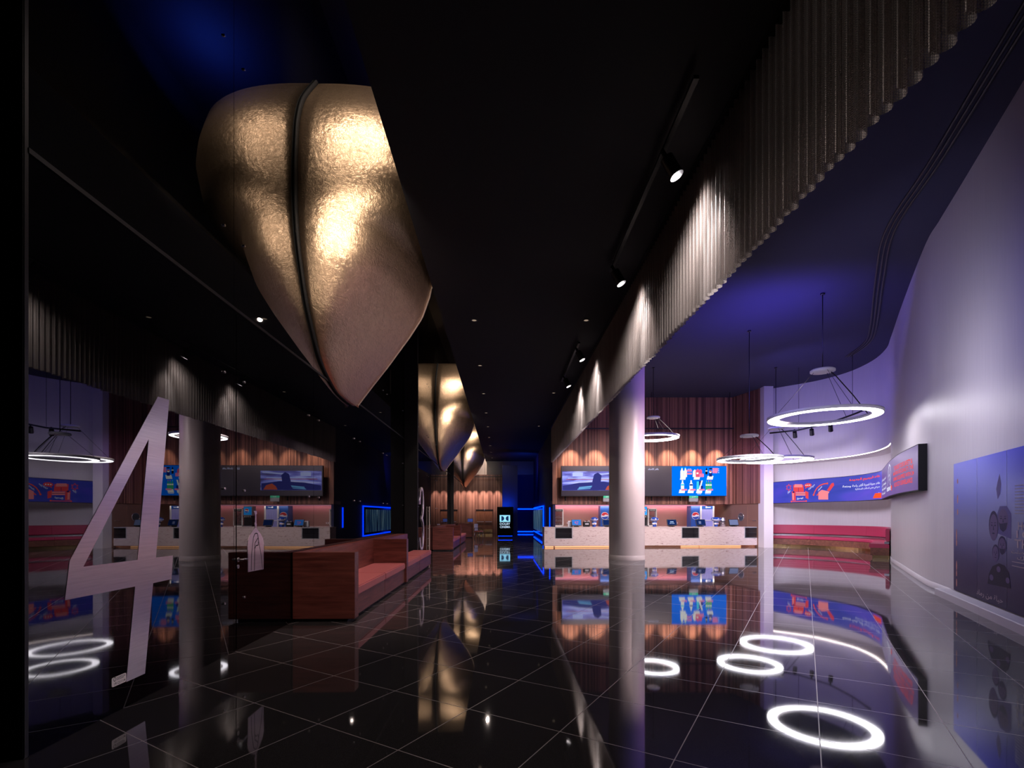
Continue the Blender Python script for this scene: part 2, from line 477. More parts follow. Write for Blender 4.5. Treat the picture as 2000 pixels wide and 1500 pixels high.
# mirror glass wall: panels with fine gaps, low row up to 4.12 m and a tall upper row
mb = MB()
seams = [3.42, 6.0, 8.5, 11.0, 13.6, 16.2, 18.7, 21.3, 24, 27, 30, 33, 36, 40, 44.2]
for a, b in zip(seams[:-1], seams[1:]):
    mb.box(XG-.02, XG, a+.004, b-.004, 0.0, 4.11)
    mb.mi = 1; mb.box(XG-.02, XG, a+.004, b-.004, 4.15, ZS); mb.mi = 0
wl = struct(mb.done('wall_left', ['glass_black', 'glass_upper'], T=MH), 'tall black mirror glass wall in large panels', 'wall')
mb = MB(); mb.box(-.006, .006, -.006, .006, -.006, .006)
stud0 = MB().cyl((0, 0, 0), (.02, 0, 0), .014, seg=10).done('glass_stud', 'steel', wl)
k = 0
for y in seams[1:9]:
    for dy in (-.22, .22):
        for z in (.62, 1.95, 3.3, 5.0, 7.2):
            o = stud0 if k == 0 else stud0.copy()
            if k: C.objects.link(o)
            o.location = MH @ Vector((XG, y+dy, z)); o.rotation_euler = (0, 0, SR); k += 1
mb = MB(); mb.box(XG-.20, XG-.03, 3.4, 44.2, 0, ZS)
struct(mb.done('wall_left_backing', 'black', T=MH), 'black backing behind the mirror glass', 'wall')
mb = MB(); mb.box(XG-.019, XG+.012, 3.42, 44.1, 4.112, 4.148)
struct(mb.done('trim_1', 'black', T=MH), 'thin dark ledge along the glass wall above the doors', 'trim')
# frontal black wall beside the camera and the corner trim
mb = MB()
mb.box(-12, XG-.05, 3.43, 3.62, 0.0, .30); mb.box(-12, XG-.05, 3.435, 3.62, .305, 2.16); mb.box(-12, XG-.09, 3.43, 3.62, 2.165, ZS)
struct(mb.done('wall_front_left', 'black_gloss', T=MH), 'black glossy wall facing the hall beside the glass corner', 'wall')
mb = MB(); mb.box(XG-.05, XG+.004, 3.39, 3.43, 0.0, ZS, .006)
struct(mb.done('trim_2', 'black_metal', T=MH), 'dark metal corner strip at the end of the glass wall', 'trim')

# ceilings
xe = lambda Y: -1.452-.0200*Y
def hx(x, y): q = MH @ Vector((x, y, 0)); return (q.x, q.y)
mb = MB()
for z, flip in ((ZC, 0), (ZC+.10, 1)):
    pass
pl = [(xe(-5), -5), hx(2.75, -5), hx(2.75, 44), (xe(44), 44)]
mb.prism(pl, (0, 0, ZC), (1, 0, 0), (0, 1, 0), .07)
struct(mb.done('ceiling', 'ceil_dark'), 'dark ceiling over the hall', 'ceiling')
mb = MB(); mb.prism([hx(2.74, -5), hx(2.95, -5), hx(2.95, 26.9), hx(2.74, 26.9)], (0, 0, 4.9), (1, 0, 0), (0, 1, 0), ZL-4.9)
struct(mb.done('wall_bulkhead', 'ceil_dark'), 'dark bulkhead behind the chain curtain', 'wall')
mb = MB(); mb.prism([hx(2.9, -5), (22, -5), (22, 32), hx(2.9, 32)], (0, 0, ZL), (1, 0, 0), (0, 1, 0), .1)
struct(mb.done('ceiling_lobby', 'ceil_lobby'), 'dark navy ceiling over the lobby', 'ceiling')
mb = MB(); mb.prism([hx(XG-.2, -5), hx(.4, -5), hx(.4, 44.2), hx(XG-.2, 44.2)], (0, 0, ZS), (1, 0, 0), (0, 1, 0), .1)
mb.prism([hx(.3, -5), hx(.4, -5), hx(.4, 44.2), hx(.3, 44.2)], (0, 0, ZC+.07), (1, 0, 0), (0, 1, 0), ZS-ZC-.07)
struct(mb.done('ceiling_slot', 'ceil_dark'), 'dark void above the slot along the glass wall', 'ceiling')
mb = MB(); mb.box(-13, 12, -4.6, -4.4, 0, ZS)
struct(mb.done('wall_back', 'black'), 'dark wall behind the viewer', 'wall')
mb = MB(); mb.box(-12.2, -12, -5, 3.6, 0, ZS)
struct(mb.done('wall_far_left', 'black'), 'dark side wall', 'wall')

# right wall: lower curve W, upper curve U, ledge between them
def sheet(mb, path_pts, z0, z1, th=.14):
    n = len(path_pts)
    rows = []
    for z in (z0, z1):
        rows.append([(p.x, p.y, z) for p in path_pts])
    mb.grid(rows)
mb = MB(); sheet(mb, PW.p, 0, ZLEDGE)
struct(mb.done('wall_right', 'wall'), 'curving white wall with niche', 'wall')
mb = MB(); sheet(mb, PU.p, ZLEDGE, ZL)
struct(mb.done('wall_right_upper', 'wall'), 'upper curving white wall overhanging the niche', 'wall')
mb = MB()
for i in range(len(PU.p)-1):
    if i >= 60: break
    a, b, c, d = PU.p[i], PU.p[i+1], PW.p[i+1], PW.p[i]
    if (a-d).length < .004 and (b-c).length < .004: continue
    mb.face([(a.x, a.y, ZLEDGE), (b.x, b.y, ZLEDGE), (c.x, c.y, ZLEDGE), (d.x, d.y, ZLEDGE)])
struct(mb.done('wall_right_ledge', 'wall'), 'underside of the overhang above the bench niche', 'wall')
# cove light tucked under the lip
mb = MB(); rows = [[], [], [], []]
for i in range(0, 60):
    a, d = PU.p[i], PW.p[i]
    q = (d-a); 
    if q.length < .24: continue
    q.normalize()
    for r, (o_, z) in zip(rows, ((.14, ZLEDGE-.003), (.14, ZLEDGE-.015), (.2, ZLEDGE-.015), (.2, ZLEDGE-.003))):
        r.append((a.x+q.x*o_, a.y+q.y*o_, z))
mb.grid(rows)
tag(mb.done('cove_light_strip', 'cove_warm'), 'warm light strip under the wall overhang above the curved bench', 'light')
# baseboard on the near right wall
mb = MB()
s0, s1 = PW.near((13.9, 18.15)), PW.near((8.98, 10.1))
ds = [s0+(s1-s0)*i/40 for i in range(41)]
mb.grid([[(*PW.off(d, .018), .002) for d in ds], [(*PW.off(d, .018), .13) for d in ds], [(*PW.off(d, 0), .135) for d in ds]])
struct(mb.done('baseboard_right', 'wall'), 'white skirting along the curved wall', 'baseboard')
# pilaster between counter and niche
mb = MB(); mb.box(12.56, 13.02, 24.62, 26.9, 0, ZL)
struct(mb.done('wall_pilaster', 'white_paint'), 'white wall end between the counter and the bench niche', 'wall')

# linear diffuser in the lobby ceiling
PD = Path([(5.2, 3.0), (6.56, 6.33), (7.64, 8.9), (8.5, 11.1), (9.9, 13.3), (12.35, 16.9), (13.2, 18.4), (13.6, 20.0)])
t = thing('linear_air_diffuser', 'long dark slot diffuser curving along the lobby ceiling by the white wall', 'air vent', (8.5, 11.1, ZL))
for o_ in (-.09, 0, .09):
    mb = MB(); ds = [PD.L*i/70 for i in range(71)]
    r = []
    for a, z in ((-.02, -.003), (-.02, -.03), (.02, -.03), (.02, -.003)):
        r.append([(*(PD.off(d, o_+a)-Vector((8.5, 11.1))), z) for d in ds])
    mb.grid(r); mb.done('slot_blade', 'black_metal', t)

# ------------------------------------------------------------------ end of the hall
YE = 44.0
def slat_wall(name, mat, x0, x1, z0, z1, y, pitch, depth=.03, joints=(), T=None, side=False):
    mb = MB(); n = int((x1-x0)/pitch)
    zs = [z0]+list(joints)+[z1]
    for i in range(n):
        a = x0+i*pitch
        for za, zb in zip(zs[:-1], zs[1:]):
            mb.box(a+pitch*.12, a+pitch*.88, y-depth, y, za+.006, zb-.006)
    mb.box(x0, x1, y, y+.15, z0, z1)
    return mb.done(name, mat, T=T)
struct(slat_wall('wall_end', 'slat_end', XG, -.05, 0, 5.2, YE, .09, T=MH), 'fluted wood wall at the end of the hall', 'wall')
mb = MB(); mb.box(XG, -1.0, YE+.05, YE+.2, 5.2, ZS)
struct(mb.done('wall_end_upper', 'cream', T=MH), 'cream wall above the fluted end wall', 'wall')
mb = MB(); mb.box(-1.45, 2.75, YE-.03, YE+.04, 5.2, ZC)
struct(mb.done('wall_end_header', 'wood_dark', T=MH), 'dark wood header under the hall ceiling', 'wall')
# navy block and recess beside it
mb = MB(); mb.box(-.05, 1.05, 35.6, YE+.2, 0, 5.2)
struct(mb.done('wall_navy_block', 'navy', T=MH), 'dark navy wall behind the lit sign panel', 'wall')
mb = MB(); mb.box(1.05, 2.85, YE, YE+.2, 0, 5.2)
struct(mb.done('wall_navy_end', 'navy', T=MH), 'dark navy wall closing the passage', 'wall')
mb = MB(); mb.box(2.72, 2.86, 27.0, YE, 0, ZL)
struct(mb.done('wall_corridor_right', 'navy', T=MH), 'dark navy wall along the passage past the counter', 'wall')
t = thing('light_strip', 'blue light line high on the navy wall closing the passage', 'light', (1.9, YE-.02, 2.15), hall=True, group='blue light lines')
MB().box(-.80, .80, -.03, .015, -.05, .04).done('led_bar', 'blue_led', t)
t2 = dup(t, MH @ Vector((1.9, YE-.02, .14)), label='blue light line near the floor of the navy wall closing the passage')

# double doors
def door_leaf(nm, x0, x1, first):
    d = thing(nm, None, None, ((x0+x1)/2, YE-.055, 0), hall=True)
    struct(d, 'wooden double door with push bars in the fluted end wall', 'door')
    w = (x1-x0)/2
    for sgn in (-1, 1):
        mb = MB(); a, b = (-w, -.008) if sgn < 0 else (.008, w)
        mb.box(a, b, -.03, .02, .02, 2.0)
        lf = mb.done('door_leaf', 'wood_door', d)
        MB().box(a+.05, b-.05, -.09, -.055, .99, 1.05).done('push_bar', 'steel', lf)
        MB().box(a+.03, b-.03, -.035, -.03, .05, .33).done('kick_plate', 'gold_trim', lf)
    MB().box(-w-.05, w+.05, -.05, .03, 2.0, 2.10).done('door_head', 'black_metal', d)
    MB().box(-.03, .03, -.06, .0, 2.02, 2.2).done('door_closer', 'steel', d)
    return d
door_leaf('door_2', -2.37, -.93, True)
# wall washers over the end wall
def spot_light(name, loc, tgt, col, power, ang, blend=.6, r=.04):
    l = bpy.data.lights.new(name, 'SPOT'); l.color = col; l.energy = power; l.spot_size = math.radians(ang); l.spot_blend = blend; l.shadow_soft_size = r
    o = bpy.data.objects.new(name, l); C.objects.link(o); o.location = loc
    o.rotation_euler = (Vector(tgt)-Vector(loc)).to_track_quat('-Z', 'Y').to_euler()
    return o
def area_light(name, loc, tgt, col, power, sx, sy, spread=180):
    l = bpy.data.lights.new(name, 'AREA'); l.shape = 'RECTANGLE'; l.size = sx; l.size_y = sy; l.color = col; l.energy = power
    l.spread = math.radians(spread)
    o = bpy.data.objects.new(name, l); C.objects.link(o); o.location = loc
    o.rotation_euler = (Vector(tgt)-Vector(loc)).to_track_quat('-Z', 'Y').to_euler()
    return o
def point_light(name, loc, col, power, r=.1):
    l = bpy.data.lights.new(name, 'POINT'); l.color = col; l.energy = power; l.shadow_soft_size = r
    o = bpy.data.objects.new(name, l); C.objects.link(o); o.location = loc
    return o
tr = thing('ceiling_track', 'black lighting track in front of the fluted end wall', 'track', (-1.6, 43.1, 4.95), hall=True)
MB().box(-1.6, 1.5, -.03, .03, -.03, .03).done('rail', 'black_metal', tr)
for q in (-1.5, 0, 1.4): MB().cyl((q, 0, .03), (q, 0, ZC-4.95), .008, seg=6).done('hanger', 'black_metal', tr)
def spot_proto(label, group):
    t = thing('track_spotlight', label, 'spotlight', group=group)
    MB().cyl((0, 0, -.02), (0, 0, .06), .02, seg=8).done('stem', 'black_metal', t)
    MB().cyl((0, 0, -.02), (0, 0, -.20), .055, .058, seg=20, caps=False).cyl((0, 0, -.02), (0, 0, -.021), .055, seg=20).done('lamp_body', 'black_metal', t)
    MB().cyl((0, 0, -.13), (0, 0, -.135), .05, seg=20).done('lens', 'lens_white', t)
    return t
for i, x in enumerate((-3.0, -2.45, -1.75, -1.2, -.5)):
    q = MH @ Vector((x, 43.15, 4.85))
    sp = spot_light('wall_wash_light', q+Vector((0, -.0, -.2)), MH @ Vector((x, YE, 2.9)), (1, .68, .58), 520, 38, .8)

# lit sign panel
t = thing('cinema_sign', 'black freestanding panel with glowing cinema logo at the end of the hall', 'sign', (-.475, 34.7, 0))
MB().box(-.565, .565, 0, .12, .16, 2.19, .01).done('panel', 'black_gloss', t)
MB().box(-.45, .45, .03, .10, 0, .16).done('base', 'black', t)
MB().box(-.50, .50, .02, .11, .135, .158).done('under_glow', 'blue_led', t)
MB().box(-.50, .52, .14, .22, 2.10, 2.16).done('top_glow', 'blue_led', t)
lg = em('logo_glow', sc(150, 222, 255), 1.15); lgd = em('logo_dark', sc(25, 50, 95), .8); tx = em('logo_text', sc(190, 215, 240), 1.1)
fn = lambda a, b, y=-.006: Vector((a, y, b))
mb = MB(); mb.mi = 0
lx0, lx1, lz0, lz1 = -.385, .345, 1.135, 1.61
put_rect(mb, lx0, lx1, lz0, lz1, lambda a, b: fn(a, b))
mb.mi = 1
cz = (lz0+lz1)/2; rr = .17
D1 = [(lx0+.11, cz-rr), (lx0+.11, cz+rr)]+[(lx0+.14+.17*math.cos(a), cz+rr*math.sin(a)) for a in [math.pi/2-math.pi*i/14 for i in range(15)]]
put_poly(mb, D1, lambda a, b: fn(a, b, -.010))
put_poly(mb, [(lx0+lx1-a, b) for a, b in D1][::-1], lambda a, b: fn(a, b, -.010))
mb.done('double_letter_logo', [lg, lgd], t)
mb = MB()
put_text(mb, 'DOLBY', lambda a, b: fn(a, b), -.375, .345, .92, 1.08, .012)
put_text(mb, 'CINEMA', lambda a, b: fn(a, b), -.375, .345, .70, .86, .012)
mb.done('lettering', tx, t)

# framed lit displays on the passage wall
def display(label, y0, y1, z0, z1):
    t = thing('backlit_display', label, 'display', (2.70, (y0+y1)/2, 0), hall=True)
    h = (y1-y0)/2
    MB().box(-.10, 0, -h, h, z0, z1).done('casing', 'black_gloss', t)
    MB().box(-.112, -.10, -h+.35, h-.12, z0+.15, z1-.15).done('picture', 'forest', t)
    mb = MB()
    for a, b, c, d in ((-h-.12, h+.12, z1, z1+.09), (-h-.12, h+.12, z0-.09, z0), (-h-.12, -h, z0, z1), (h, h+.12, z0, z1)):
        mb.box(-.09, -.03, a, b, c, d)
    mb.done('light_border', 'blue_led', t)
    return t
display('large blue edged lit picture on the passage wall beyond the counter', 32.4, 42.2, .30, 2.15)
t = thing('light_strip', 'upright blue light line on the passage wall beside the counter end', 'light', (2.70, 28.4, 0), hall=True)
MB().box(-.03, 0, -.08, .08, .9, 2.06).done('led_bar', 'blue_led', t)

# ------------------------------------------------------------------ counter wall
YW = 27.0
struct(slat_wall('wall_counter', 'slat', 2.21, 12.05, 2.21, ZL, YW, .065, joints=(5.17,)), 'fluted wood wall above the counter', 'wall')
# angled side wall with fluted upper part and bronze lower part with a porthole door
a0 = Vector((12.05, 27.0)); a1 = Vector((12.66, 24.75)); L = (a1-a0).length; ang = math.atan2(a1.y-a0.y, a1.x-a0.x)
mb = MB(); n = int(L/.065)
for i in range(n):
    for za, zb in ((2.21, 5.17), (5.17, ZL)): mb.box(i*.065+.008, i*.065+.057, -.03, 0, za+.006, zb-.006)
mb.box(0, L, 0, .12, 2.21, ZL)
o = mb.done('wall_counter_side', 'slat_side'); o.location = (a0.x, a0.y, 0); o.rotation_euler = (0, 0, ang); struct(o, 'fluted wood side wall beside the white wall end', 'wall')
o = MB().box(-2.4, L, .02, .12, 0, 2.21).done('wall_counter_side_low', 'brown_metal'); o.location = (a0.x, a0.y, 0); o.rotation_euler = (0, 0, ang); struct(o, 'bronze lower side wall', 'wall')
d = thing('door_3', None, None, (a0.x, a0.y, 0), ang); struct(d, 'bronze swing door with round window', 'door')
MB().box(.15, 1.12, -.0, .02, .05, 2.12, .004).done('door_leaf', 'brown_metal', d)
mb = MB(); mb.prism(ell(.66, 1.52, .20, .20, 28), (0, -.006, 0), (1, 0, 0), (0, 0, 1), .004); mb.done('round_window', 'dark_glass', d)
mb = MB(); mb.tube([(.66+.21*math.cos(q), -.006, 1.52+.21*math.sin(q)) for q in [2*math.pi*i/28 for i in range(29)]], .015); mb.done('window_rim', 'steel', d)
MB().box(1.5, 1.75, -.012, .018, 1.33, 1.36).done('small_plate', 'steel', d)
mb = MB(); mb.box(2.21, 12.7, 29.4, 29.55, 0, 2.4)
struct(mb.done('wall_backbar', 'backbar'), 'brown wall behind the counter', 'wall')
mb = MB(); mb.box(2.21, 12.6, YW, 29.4, 2.215, 2.4)
struct(mb.done('ceiling_backbar', 'backbar'), 'low soffit over the back counter', 'ceiling')
mb = MB(); mb.box(2.3, 12.2, 29.30, 29.39, 2.18, 2.21)
tag(mb.done('soffit_light_strip', em('pink_led', (1, .42, .66), 1.0)), 'pink light strip along the top of the wall behind the counter', 'light')

# the long counter
CA = math.atan2(.8, 11.2); CL = 11.228
c0 = Vector((1.6, 24.5, 0))
def cs(px):
    t_ = (px-1000)/F
    return (24.5*t_-1.6)/(math.cos(CA)-math.sin(CA)*t_)
def cpt(s, d=0., z=0.):
    return c0+Vector((math.cos(CA)*s-math.sin(CA)*d, math.sin(CA)*s+math.cos(CA)*d, z))
HC = 1.03
ct = thing('service_counter', 'long marble fronted concession counter with lit copper plinth', 'counter', c0, CA)
n1, n2, n3 = (cs(1083.5), cs(1118.5)), (cs(1331), cs(1366)), (cs(1454), cs(1488))
mb = MB(); zt, zn = HC-.04, .44
mb.box(0, CL, .0, .75, .09, zn)
for a, b in ((0, n1[0]), (n1[1], n2[0]), (n2[1], n3[0]), (n3[1], CL)): mb.box(a, b, 0, .75, zn, zt)
mb.done('marble_front', 'marble', ct)
mb = MB()
for a, b in ((0, n1[0]), (n1[1], n2[0]), (n2[1], n3[0]), (n3[1], CL)): mb.box(a-.0, b+.0, -.012, .8, zt, HC, .004)
mb.done('worktop', 'marble', ct)
for a, b in (n1, n2, n3):
    mb = MB()
    for q in ((a, a+.04, zn, HC-.01), (b-.04, b, zn, HC-.01)): mb.box(q[0], q[1], .0, .7, q[2], q[3])
    mb.box(a+.04, b-.04, 0, .7, zn, zn+.03); mb.box(a+.04, b-.04, 0, .7, HC-.05, HC-.01); mb.box(a+.04, b-.04, .66, .7, zn+.03, HC-.05)
    fr = mb.done('display_niche', 'grey_plastic', ct)
    MB().box(a+.04, b-.04, .012, .02, zn+.03, HC-.05).done('niche_glass', 'clear', fr)
    MB().box(a+.04, b-.04, .03, .60, .70, .715).done('niche_shelf', 'dark_glass', fr)
MB().box(.05, CL-.05, .10, .7, 0, .09).done('plinth', 'copper', ct)
for a, b in ((.04, n1[0]-.05), (n1[0]+.02, cs(1192)), (n2[0], n2[1]), (n2[1]+.04, n3[0]-.15)): MB().box(a, b, .06, .095, .012, .07).done('plinth_light', 'copper_led', ct)
# back counter
bt = thing('back_counter', 'low back counter along the brown wall behind the concession counter', 'counter', (2.5, 28.5, 0))
MB().box(0, 8.6, .06, .85, 0, .92).done('cabinet_front', 'brown_metal', bt)
MB().box(-.02, 8.65, 0, .88, .92, .97, .005).done('worktop', 'marble', bt)

# counter equipment
def terminal(px, label, scr, d=.25, rz=0., w=.50):
    t = thing('till_terminal', label, 'till', cpt(cs(px), d, HC), CA+rz, 'tills on the counter')
    MB().box(-.13, .13, -.09, .12, 0, .03, .008).done('foot', 'black_metal', t)
    mb = MB(); mb.prism([(.03, .02), (.15, .02), (.12, .25), (.08, .25)], (-.10, 0, 0), (0, 1, 0), (0, 0, 1), .2); mb.done('stand', 'black_metal', t)
    a = .35
    R = Matrix.Translation((0, -.06, .06)) @ Matrix.Rotation(-a, 4, 'X')
    mb = MB(); mb.box(-w/2, w/2, -.0, .05, 0, .34, .01); h = mb.done('screen_housing', 'black_metal', t, T=R)
    mb = MB(); mb.box(-w/2+.025, w/2-.025, -.006, .0, .03, .31); sm = mb.done('display', scr, t, T=R)
    return t
scA = em('till_screen_blue', sc(60, 130, 225), 1.0); scB = em('till_screen_dark', sc(22, 44, 100), 1.0); scC = em('till_screen_grey', sc(120, 130, 175), 1.0)
scT = em('till_icons', sc(190, 215, 255), 1.0); scP = em('till_icons_pink', sc(200, 110, 170), 1.0)
def icons(t, mat, pts, w=.5):
    R = Matrix.Translation((0, -.06, .06)) @ Matrix.Rotation(-.35, 4, 'X')
    mb = MB()
    for x, z, a, b in pts: mb.box(x-a, x+a, -.010, -.006, z-b, z+b)
    mb.done('display_icons', mat, t, T=R)
t = terminal(1128, 'till with bright blue screen near the corridor end of the counter', scA); icons(t, scP, [(-.06, .17, .03, .05), (.05, .2, .04, .025), (.02, .1, .05, .02)])
t = terminal(1189, 'dark till partly hidden behind the white column', scB)
t = terminal(1316, 'till with dark blue screen showing white icons, right of the column', scB); icons(t, scT, [(-.0, .2, .09, .02), (-.09, .12, .025, .02), (0, .12, .025, .02), (.09, .12, .025, .02)])
t = terminal(1373, 'till in front of the tall drinks fridge', scB); icons(t, scC, [(-.05, .16, .06, .07)])
t = terminal(1438, 'till with pale grey screen at the far end of the counter', scC, w=.5)

blue_pr = pm('blue_print', sc(30, 70, 170), .35); red_pr = pm('red_print', sc(190, 40, 50), .4); white_pr = pm('white_print', sc(225, 225, 235), .4)
def round_mark(mb, fn, cx, cy, r):
    """round red, white and blue emblem with a wavy band"""
    mb.mi = 0; put_poly(mb, ell(cx, cy, r, r, 24), fn)
    mb.mi = 1
    put_poly(mb, [(cx+r*.92*math.cos(a), cy+r*.92*math.sin(a)) for a in [math.radians(8+164*i/14) for i in range(15)]]+[(cx-.3*r, cy+.02*r), (cx+.25*r, cy+.36*r)], lambda a, b: fn(a, b, .003))
    mb.mi = 2
    put_poly(mb, [(cx+r*.92*math.cos(a), cy+r*.92*math.sin(a)) for a in [math.radians(196+158*i/14) for i in range(15)]]+[(cx+.25*r, cy-.22*r), (cx-.3*r, cy-.3*r)], lambda a, b: fn(a, b, .003))
def bucket(px, label, tray_w, d=.35, tilt=0., lean=0.):
    t = thing('promotional_bucket', label, 'bucket', cpt(cs(px), d, HC), CA+tilt, 'snack buckets on the counter')
    MB().lathe([(0, 0), (.085, 0), (.085, .02), (.125, .27), (.12, .27), (.08, .02)]).done('cup', blue_pr, t)
    mb = MB(); mb.lathe([(.108, .10), (.116, .10), (.124, .2), (.116, .2)]); mb.done('cup_band', white_pr, t)
    mb = MB(); mb.lathe([(0, .28), (tray_w*.6, .27), (tray_w, .36), (tray_w, .38), (tray_w*.5, .36), (0, .36)])
    mb.done('tray', white_pr, t)
    mb = MB(); mb.lathe([(tray_w*1.005, .33), (tray_w*.9, .42), (tray_w*.5, .48), (0, .49)]); mb.done('lid', blue_pr, t)
    fr = lambda a, b, q=0.: Vector((a, -tray_w*.98-q, b))
    for i in range(7):
        a = -1.2+.4*i; x, y = tray_w*.93*math.sin(a), -tray_w*.93*math.cos(a)
        MB().box(x-.03, x+.03, y-.03, y+.02, .375+.02*(i % 2), .41+.02*(i % 2), .008).done('snack_pack', [white_pr, blue_pr, blue_pr][i % 3], t)
    mb = MB(); mb.mi = 0
    round_mark(mb, lambda a, b, q=0.: Vector((a, -.118-q-(.02 if b > .2 else 0), b)), 0, .15, .045); mb.done('round_emblem', [white_pr, red_pr, blue_pr], t)
    return t
bucket(1163.5, 'blue snack bucket with tray lid beside the bright blue till', .19)
bucket(1283, 'blue and white snack bucket with wide lid just right of the column', .2)
bucket(1405, 'wide blue topped snack bucket beside the drinks fridge', .26)
t = thing('napkin_holder', 'dark box of napkins and sachets beside the blue snack bucket', 'box', cpt(cs(1149), .4, HC), CA)
MB().box(-.16, .16, -.1, .12, 0, .24, .02).done('holder_box', 'black_metal', t)
for i in range(6):
    x = -.15+.05*i; MB().box(x, x+.04, -.08+.03*(i % 3), -.02+.03*(i % 3), .24, .27+.03*((i*7) % 3), .004).done('sachet', white_pr if i % 2 else 'black_metal', t)
MB().box(-.09, .09, -.106, -.1, .12, .17).done('label_plate', white_pr, t)
t = thing('card_box', 'plain white box beside the bright blue till', 'box', cpt(cs(1117.5), .5, HC), CA)
MB().box(-.12, .12, -.06, .06, 0, .30, .006).done('carton', white_pr, t); MB().box(-.121, .121, -.061, .061, .2, .21).done('lid_line', 'grey_plastic', t)
t = thing('steel_canister', 'steel canister beside the pale screened till', 'canister', cpt(cs(1421), .5, HC), CA)
MB().lathe([(0, 0), (.13, 0), (.13, .46), (.11, .47), (0, .47)]).done('body', 'steel', t)
mb = MB()
for z in (.12, .25, .38): mb.lathe([(.131, z), (.137, z+.01), (.131, z+.02)])
mb.done('hoops', 'black_metal', t)

def snack_cabinet(px, yb, yt, w, Y, label):
    b = P(px, yb, Y); h = (yb-yt)*Y/F; wd = w*Y/F/2
    t = thing('snack_cabinet', label, 'cabinet', (b.x, Y, .97), 0, 'glazed snack cabinets on the back counter')
    mb = MB()
    for x in (-wd, wd-.05): mb.box(x, x+.05, -.15, -.1, 0, h); mb.box(x, x+.05, .1, .15, 0, h)
    mb.box(-wd, wd, -.15, .15, 0, .05); mb.box(-wd, wd, -.15, .15, h-.04, h)
    mb.done('frame', 'white_plastic', t)
    MB().box(-wd+.05, wd-.05, -.16, -.13, h-.16, h-.04).done('header_sign', 'black_metal', t)
    mb = MB(); put_text(mb, 'POPCORN', lambda a, b: Vector((a, -.165, b)), -wd*.62, wd*.62, h-.125, h-.075); mb.done('header_lettering', white_pr, t)
    for k in range(3): MB().box(-wd+.05, wd-.05, -.12, .13, .08+k*.21, .10+k*.21).done('shelf', 'white_plastic', t)
    for i in range(8):
        x = -wd+.08+(i*.37) % (2*wd-.2); z = .10+.21*(i % 3); MB().box(x, x+.06, -.08, .0, z, z+.07+.02*(i % 2), .01).done('snack_item', 'steel', t)
    MB().box(-wd+.05, wd-.05, -.145, -.14, .05, h-.16).done('glass_front', 'clear', t)
    return t
snack_cabinet(1091, 1028, 994, 18, 28.75, 'white framed glass cabinet at the corridor end of the back counter')
snack_cabinet(1273, 1028, 993.5, 17, 28.75, 'white framed glass cabinet just right of the column')

fr_print = pm('fridge_blue', sc(40, 80, 160), .35); strip = pm('strip_curtain', sc(150, 150, 200), .25, emit=sc(110, 110, 190), es=.35); hdr = em('fridge_header', sc(70, 120, 220), 1.0)
def fridge(px, label):
    b = P(px, 1030, 27.9)
    t = thing('drinks_fridge', label, 'fridge', (b.x, 27.7, 0), 0, 'tall drinks fridges behind the counter')
    MB().box(-.62, .66, .03, .7, 0, 2.13, .01).done('cabinet', fr_print, t)
    mb = MB()
    mb.box(-.12, -.04, -.03, .03, .1, 2.12); mb.box(.58, .66, -.03, .03, .1, 2.12); mb.box(-.04, .58, -.02, .03, 1.30, 1.34); mb.box(-.04, .58, -.03, .03, .1, .2)
    mb.done('door_frame', 'white_plastic', t)
    MB().box(-.04, .58, -.025, .03, 1.97, 2.12).done('header', hdr, t)
    mb = MB(); mb.box(.18, .26, -.03, -.026, 2.02, 2.09); put_text(mb, 'pepsi', lambda a, b: Vector((a, -.028, b)), .28, .46, 2.02, 2.08, .01); mb.done('header_lettering', white_pr, t)
    mb = MB()
    for i in range(12): mb.box(-.04+i*.0517, -.04+(i+1)*.0517, .0+.012*(i % 2), .02+.012*(i % 2), .2, 1.97)
    mb.done('strip_curtain', strip, t)
    mb = MB(); round_mark(mb, lambda a, b, q=0.: Vector((a, .022-q, b)), -.37, 1.58, .21); mb.done('round_emblem', [white_pr, red_pr, blue_pr], t)
    MB().box(-.14, -.12, -.06, -.03, .9, 1.25).done('handle', 'steel', t)
    return t
fridge(1369, 'tall blue drinks fridge with round emblem right of the column')
fridge(1193, 'tall blue drinks fridge partly hidden behind the column')
t = thing('soda_dispenser', 'drinks dispenser with bright blue lit screen beside the column', 'drinks dispenser', (P(1255, 1028, 28.7).x, 28.62, .97))
MB().box(-.24, .24, 0, .45, 0, .62, .01).done('dispenser_body', 'black_metal', t)
MB().box(-.24, .24, -.04, .45, .62, 1.16, .01).done('head', 'grey_plastic', t)
sb = em('soda_screen', sc(40, 150, 235), 1.3); MB().box(-.22, .22, -.05, -.04, .66, 1.12).done('lit_screen', sb, t)
mb = MB(); round_mark(mb, lambda a, b, q=0.: Vector((a, -.052-q, b)), .05, .9, .12); mb.done('round_emblem', [em('mk_w', (1, 1, 1), 1), em('mk_r', sc(220, 50, 60), 1), em('mk_b', sc(20, 60, 190), 1)], t)
for x in (-.15, -.05, .05, .15): MB().cyl((x, -.03, .5), (x, -.03, .6), .02, .03, seg=10).done('nozzle', 'steel', t)
MB().box(-.22, .22, -.1, 0, .0, .05).done('drip_tray', 'steel', t)
for px, lb in ((1110, 'small white wall socket behind the bright blue till'), (1321, 'small white wall socket behind the dark screened till with icons')):
    t = thing('wall_socket', lb, 'socket', (P(px, 1020, 29.4).x, 29.4, 1.15))
    MB().box(-.09, .09, -.015, 0, -.05, .05, .004).done('plate', 'white_plastic', t); MB().box(-.03, .03, -.02, -.015, -.02, .02).done('outlet', 'black', t)

